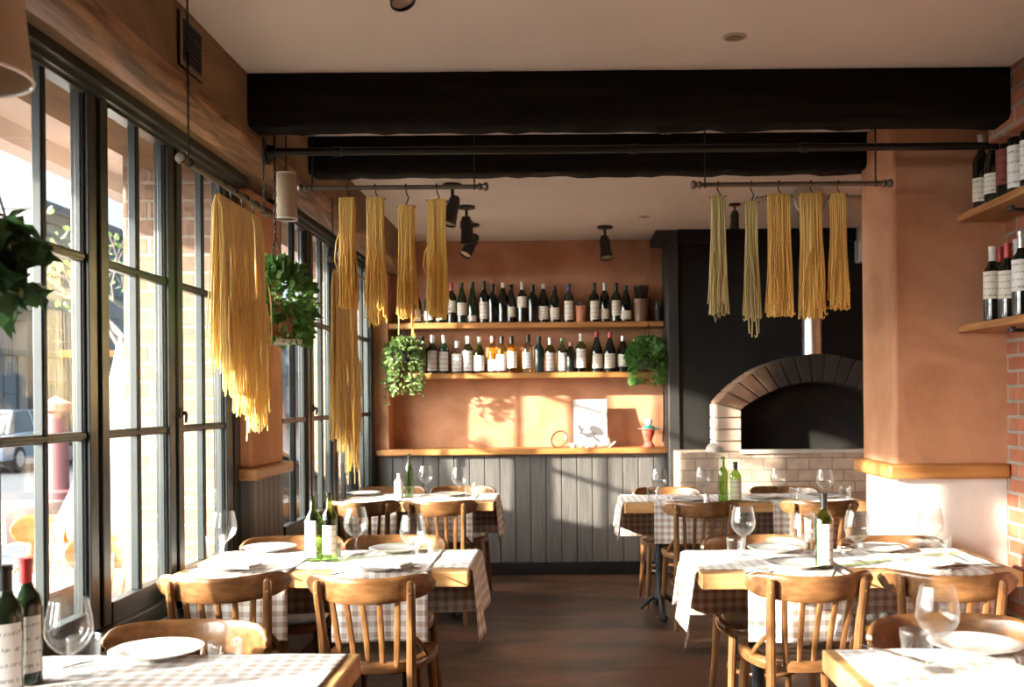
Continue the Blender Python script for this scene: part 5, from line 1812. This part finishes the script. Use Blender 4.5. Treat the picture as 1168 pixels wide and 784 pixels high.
# ================================================================== TERRACE FURNITURE
def make_tchair():
    return make_chair(WOODO, WOODO, 'terrace_chair', 1.7)
TC = Kind(make_tchair)
TC.put((-3.02, 5.73, -.06), d_(176), 'orange wood chair facing us on the terrace, seen through the left panes', 'chair', 'chairs on the terrace', scale=(1.05, 1, 1.03))
TC.put((-2.80, 4.75, -.06), d_(-60), 'orange wood chair turned sideways on the terrace at the far left', 'chair', 'chairs on the terrace')
TC.put((-2.22, 4.78, -.06), d_(178), 'orange wood chair at the nearer terrace table, by the brick pier', 'chair', 'chairs on the terrace')
def ttable(x, y, lab, clab):
    t = thing('terrace_table', lab, 'table', (x, y, -.06), 0, 'tables on the terrace')
    b = B(); box(b, -.38, .38, -.38, .38, .71, .745); obj('tabletop', b, TABLEW, t, bevel=.005, sharp=None)
    b = B(); tube(b, [(0, 0, .03), (0, 0, .71)], .03, 10); lathe(b, [(0, 0), (.24, 0), (.24, .02), (.04, .05), (0, .05)], 20); obj('leg', b, IRON, t)
    o = thing('terrace_cloth', clab, 'tablecloth', (x, y, .686), 0, 'cloths on the terrace tables')
    b = B()
    N = 24
    rings = []
    for (s, z) in ((.02, .003), (.34, .003), (.385, .002), (.395, -.01), (.40, -.12), (.41, -.22)):
        ring = []
        for k in range(N * 4):
            e, f = divmod(k, N); f = -1 + 2 * f / N
            x_, y_ = ((f, -1), (1, f), (-f, 1), (-1, -f))[e]
            wv = .012 * math.sin(k * .9) if z < -.05 else 0
            ring.append((x_ * (s + wv), y_ * (s + wv), z))
        rings.append(ring)
    loft(b, rings, cap=False)
    b.faces.new([v for v in b.verts][:N * 4])
    obj('cloth', b, PINKCL, o)
ttable(-2.38, 3.95, 'terrace table outside the front window, nearer one', 'pale pink cloth on the nearer terrace table')
ttable(-4.2, 7.2, 'terrace table farther out from the window', 'pale pink cloth on the farther terrace table')

# ================================================================== LIGHT
GLOW = 26.0
w = bpy.data.worlds.new('World')
scene.world = w
w.use_nodes = True
t = w.node_tree
t.nodes.clear()
out = t.nodes.new('ShaderNodeOutputWorld')
bg = t.nodes.new('ShaderNodeBackground')
tc = t.nodes.new('ShaderNodeTexCoord')
sx = t.nodes.new('ShaderNodeSeparateXYZ')
# pale blue sky with a broad bright glow round the low sun in the south-west
dt = t.nodes.new('ShaderNodeVectorMath'); dt.operation = 'DOT_PRODUCT'
nm_ = t.nodes.new('ShaderNodeVectorMath'); nm_.operation = 'NORMALIZE'
t.links.new(tc.outputs['Generated'], nm_.inputs[0])
t.links.new(nm_.outputs[0], dt.inputs[0])
dt.inputs[1].default_value = Vector((-1.0, -0.45, 0.45)).normalized()
mx0 = t.nodes.new('ShaderNodeMath'); mx0.operation = 'MAXIMUM'; mx0.inputs[1].default_value = 0.0
pw_ = t.nodes.new('ShaderNodeMath'); pw_.operation = 'POWER'; pw_.inputs[1].default_value = 2.2
ml_ = t.nodes.new('ShaderNodeMath'); ml_.operation = 'MULTIPLY'; ml_.inputs[1].default_value = GLOW
t.links.new(dt.outputs['Value'], mx0.inputs[0]); t.links.new(mx0.outputs[0], pw_.inputs[0]); t.links.new(pw_.outputs[0], ml_.inputs[0])
sc_ = t.nodes.new('ShaderNodeVectorMath'); sc_.operation = 'SCALE'
sc_.inputs[0].default_value = (1.0, 0.96, 0.90)
t.links.new(ml_.outputs[0], sc_.inputs['Scale'])
ad_ = t.nodes.new('ShaderNodeVectorMath'); ad_.operation = 'ADD'
ad_.inputs[1].default_value = (0.72, 0.86, 1.0)
t.links.new(sc_.outputs[0], ad_.inputs[0])
t.links.new(ad_.outputs[0], bg.inputs[0])
bg.inputs[1].default_value = 1.0
t.links.new(bg.outputs[0], out.inputs[0])
sun = bpy.data.lights.new('sun', 'SUN')
sun.energy = 17.0
sun.color = (1.0, 0.90, 0.76)
sun.angle = math.radians(1.3)
so = bpy.data.objects.new('sun', sun)
COL.objects.link(so)
so.rotation_mode = 'QUATERNION'
so.rotation_quaternion = Vector((1.0, 0.56, -0.32)).to_track_quat('-Z', 'Y')
so.location = (-10, -4, 6)

# ------------------------------------------------------------------ view
vs = scene.view_settings
scene.display_settings.display_device = 'sRGB'
vs.view_transform = 'Standard'
vs.look = 'None'
vs.gamma = 1.0
vs.use_curve_mapping = False
vs.exposure = 0.62
cy = scene.cycles
cy.use_denoising = True
cy.max_bounces = 14
cy.diffuse_bounces = 7
cy.glossy_bounces = 5
cy.transparent_max_bounces = 48
cy.sample_clamp_indirect = 8.0
cy.caustics_reflective = False
cy.caustics_refractive = False
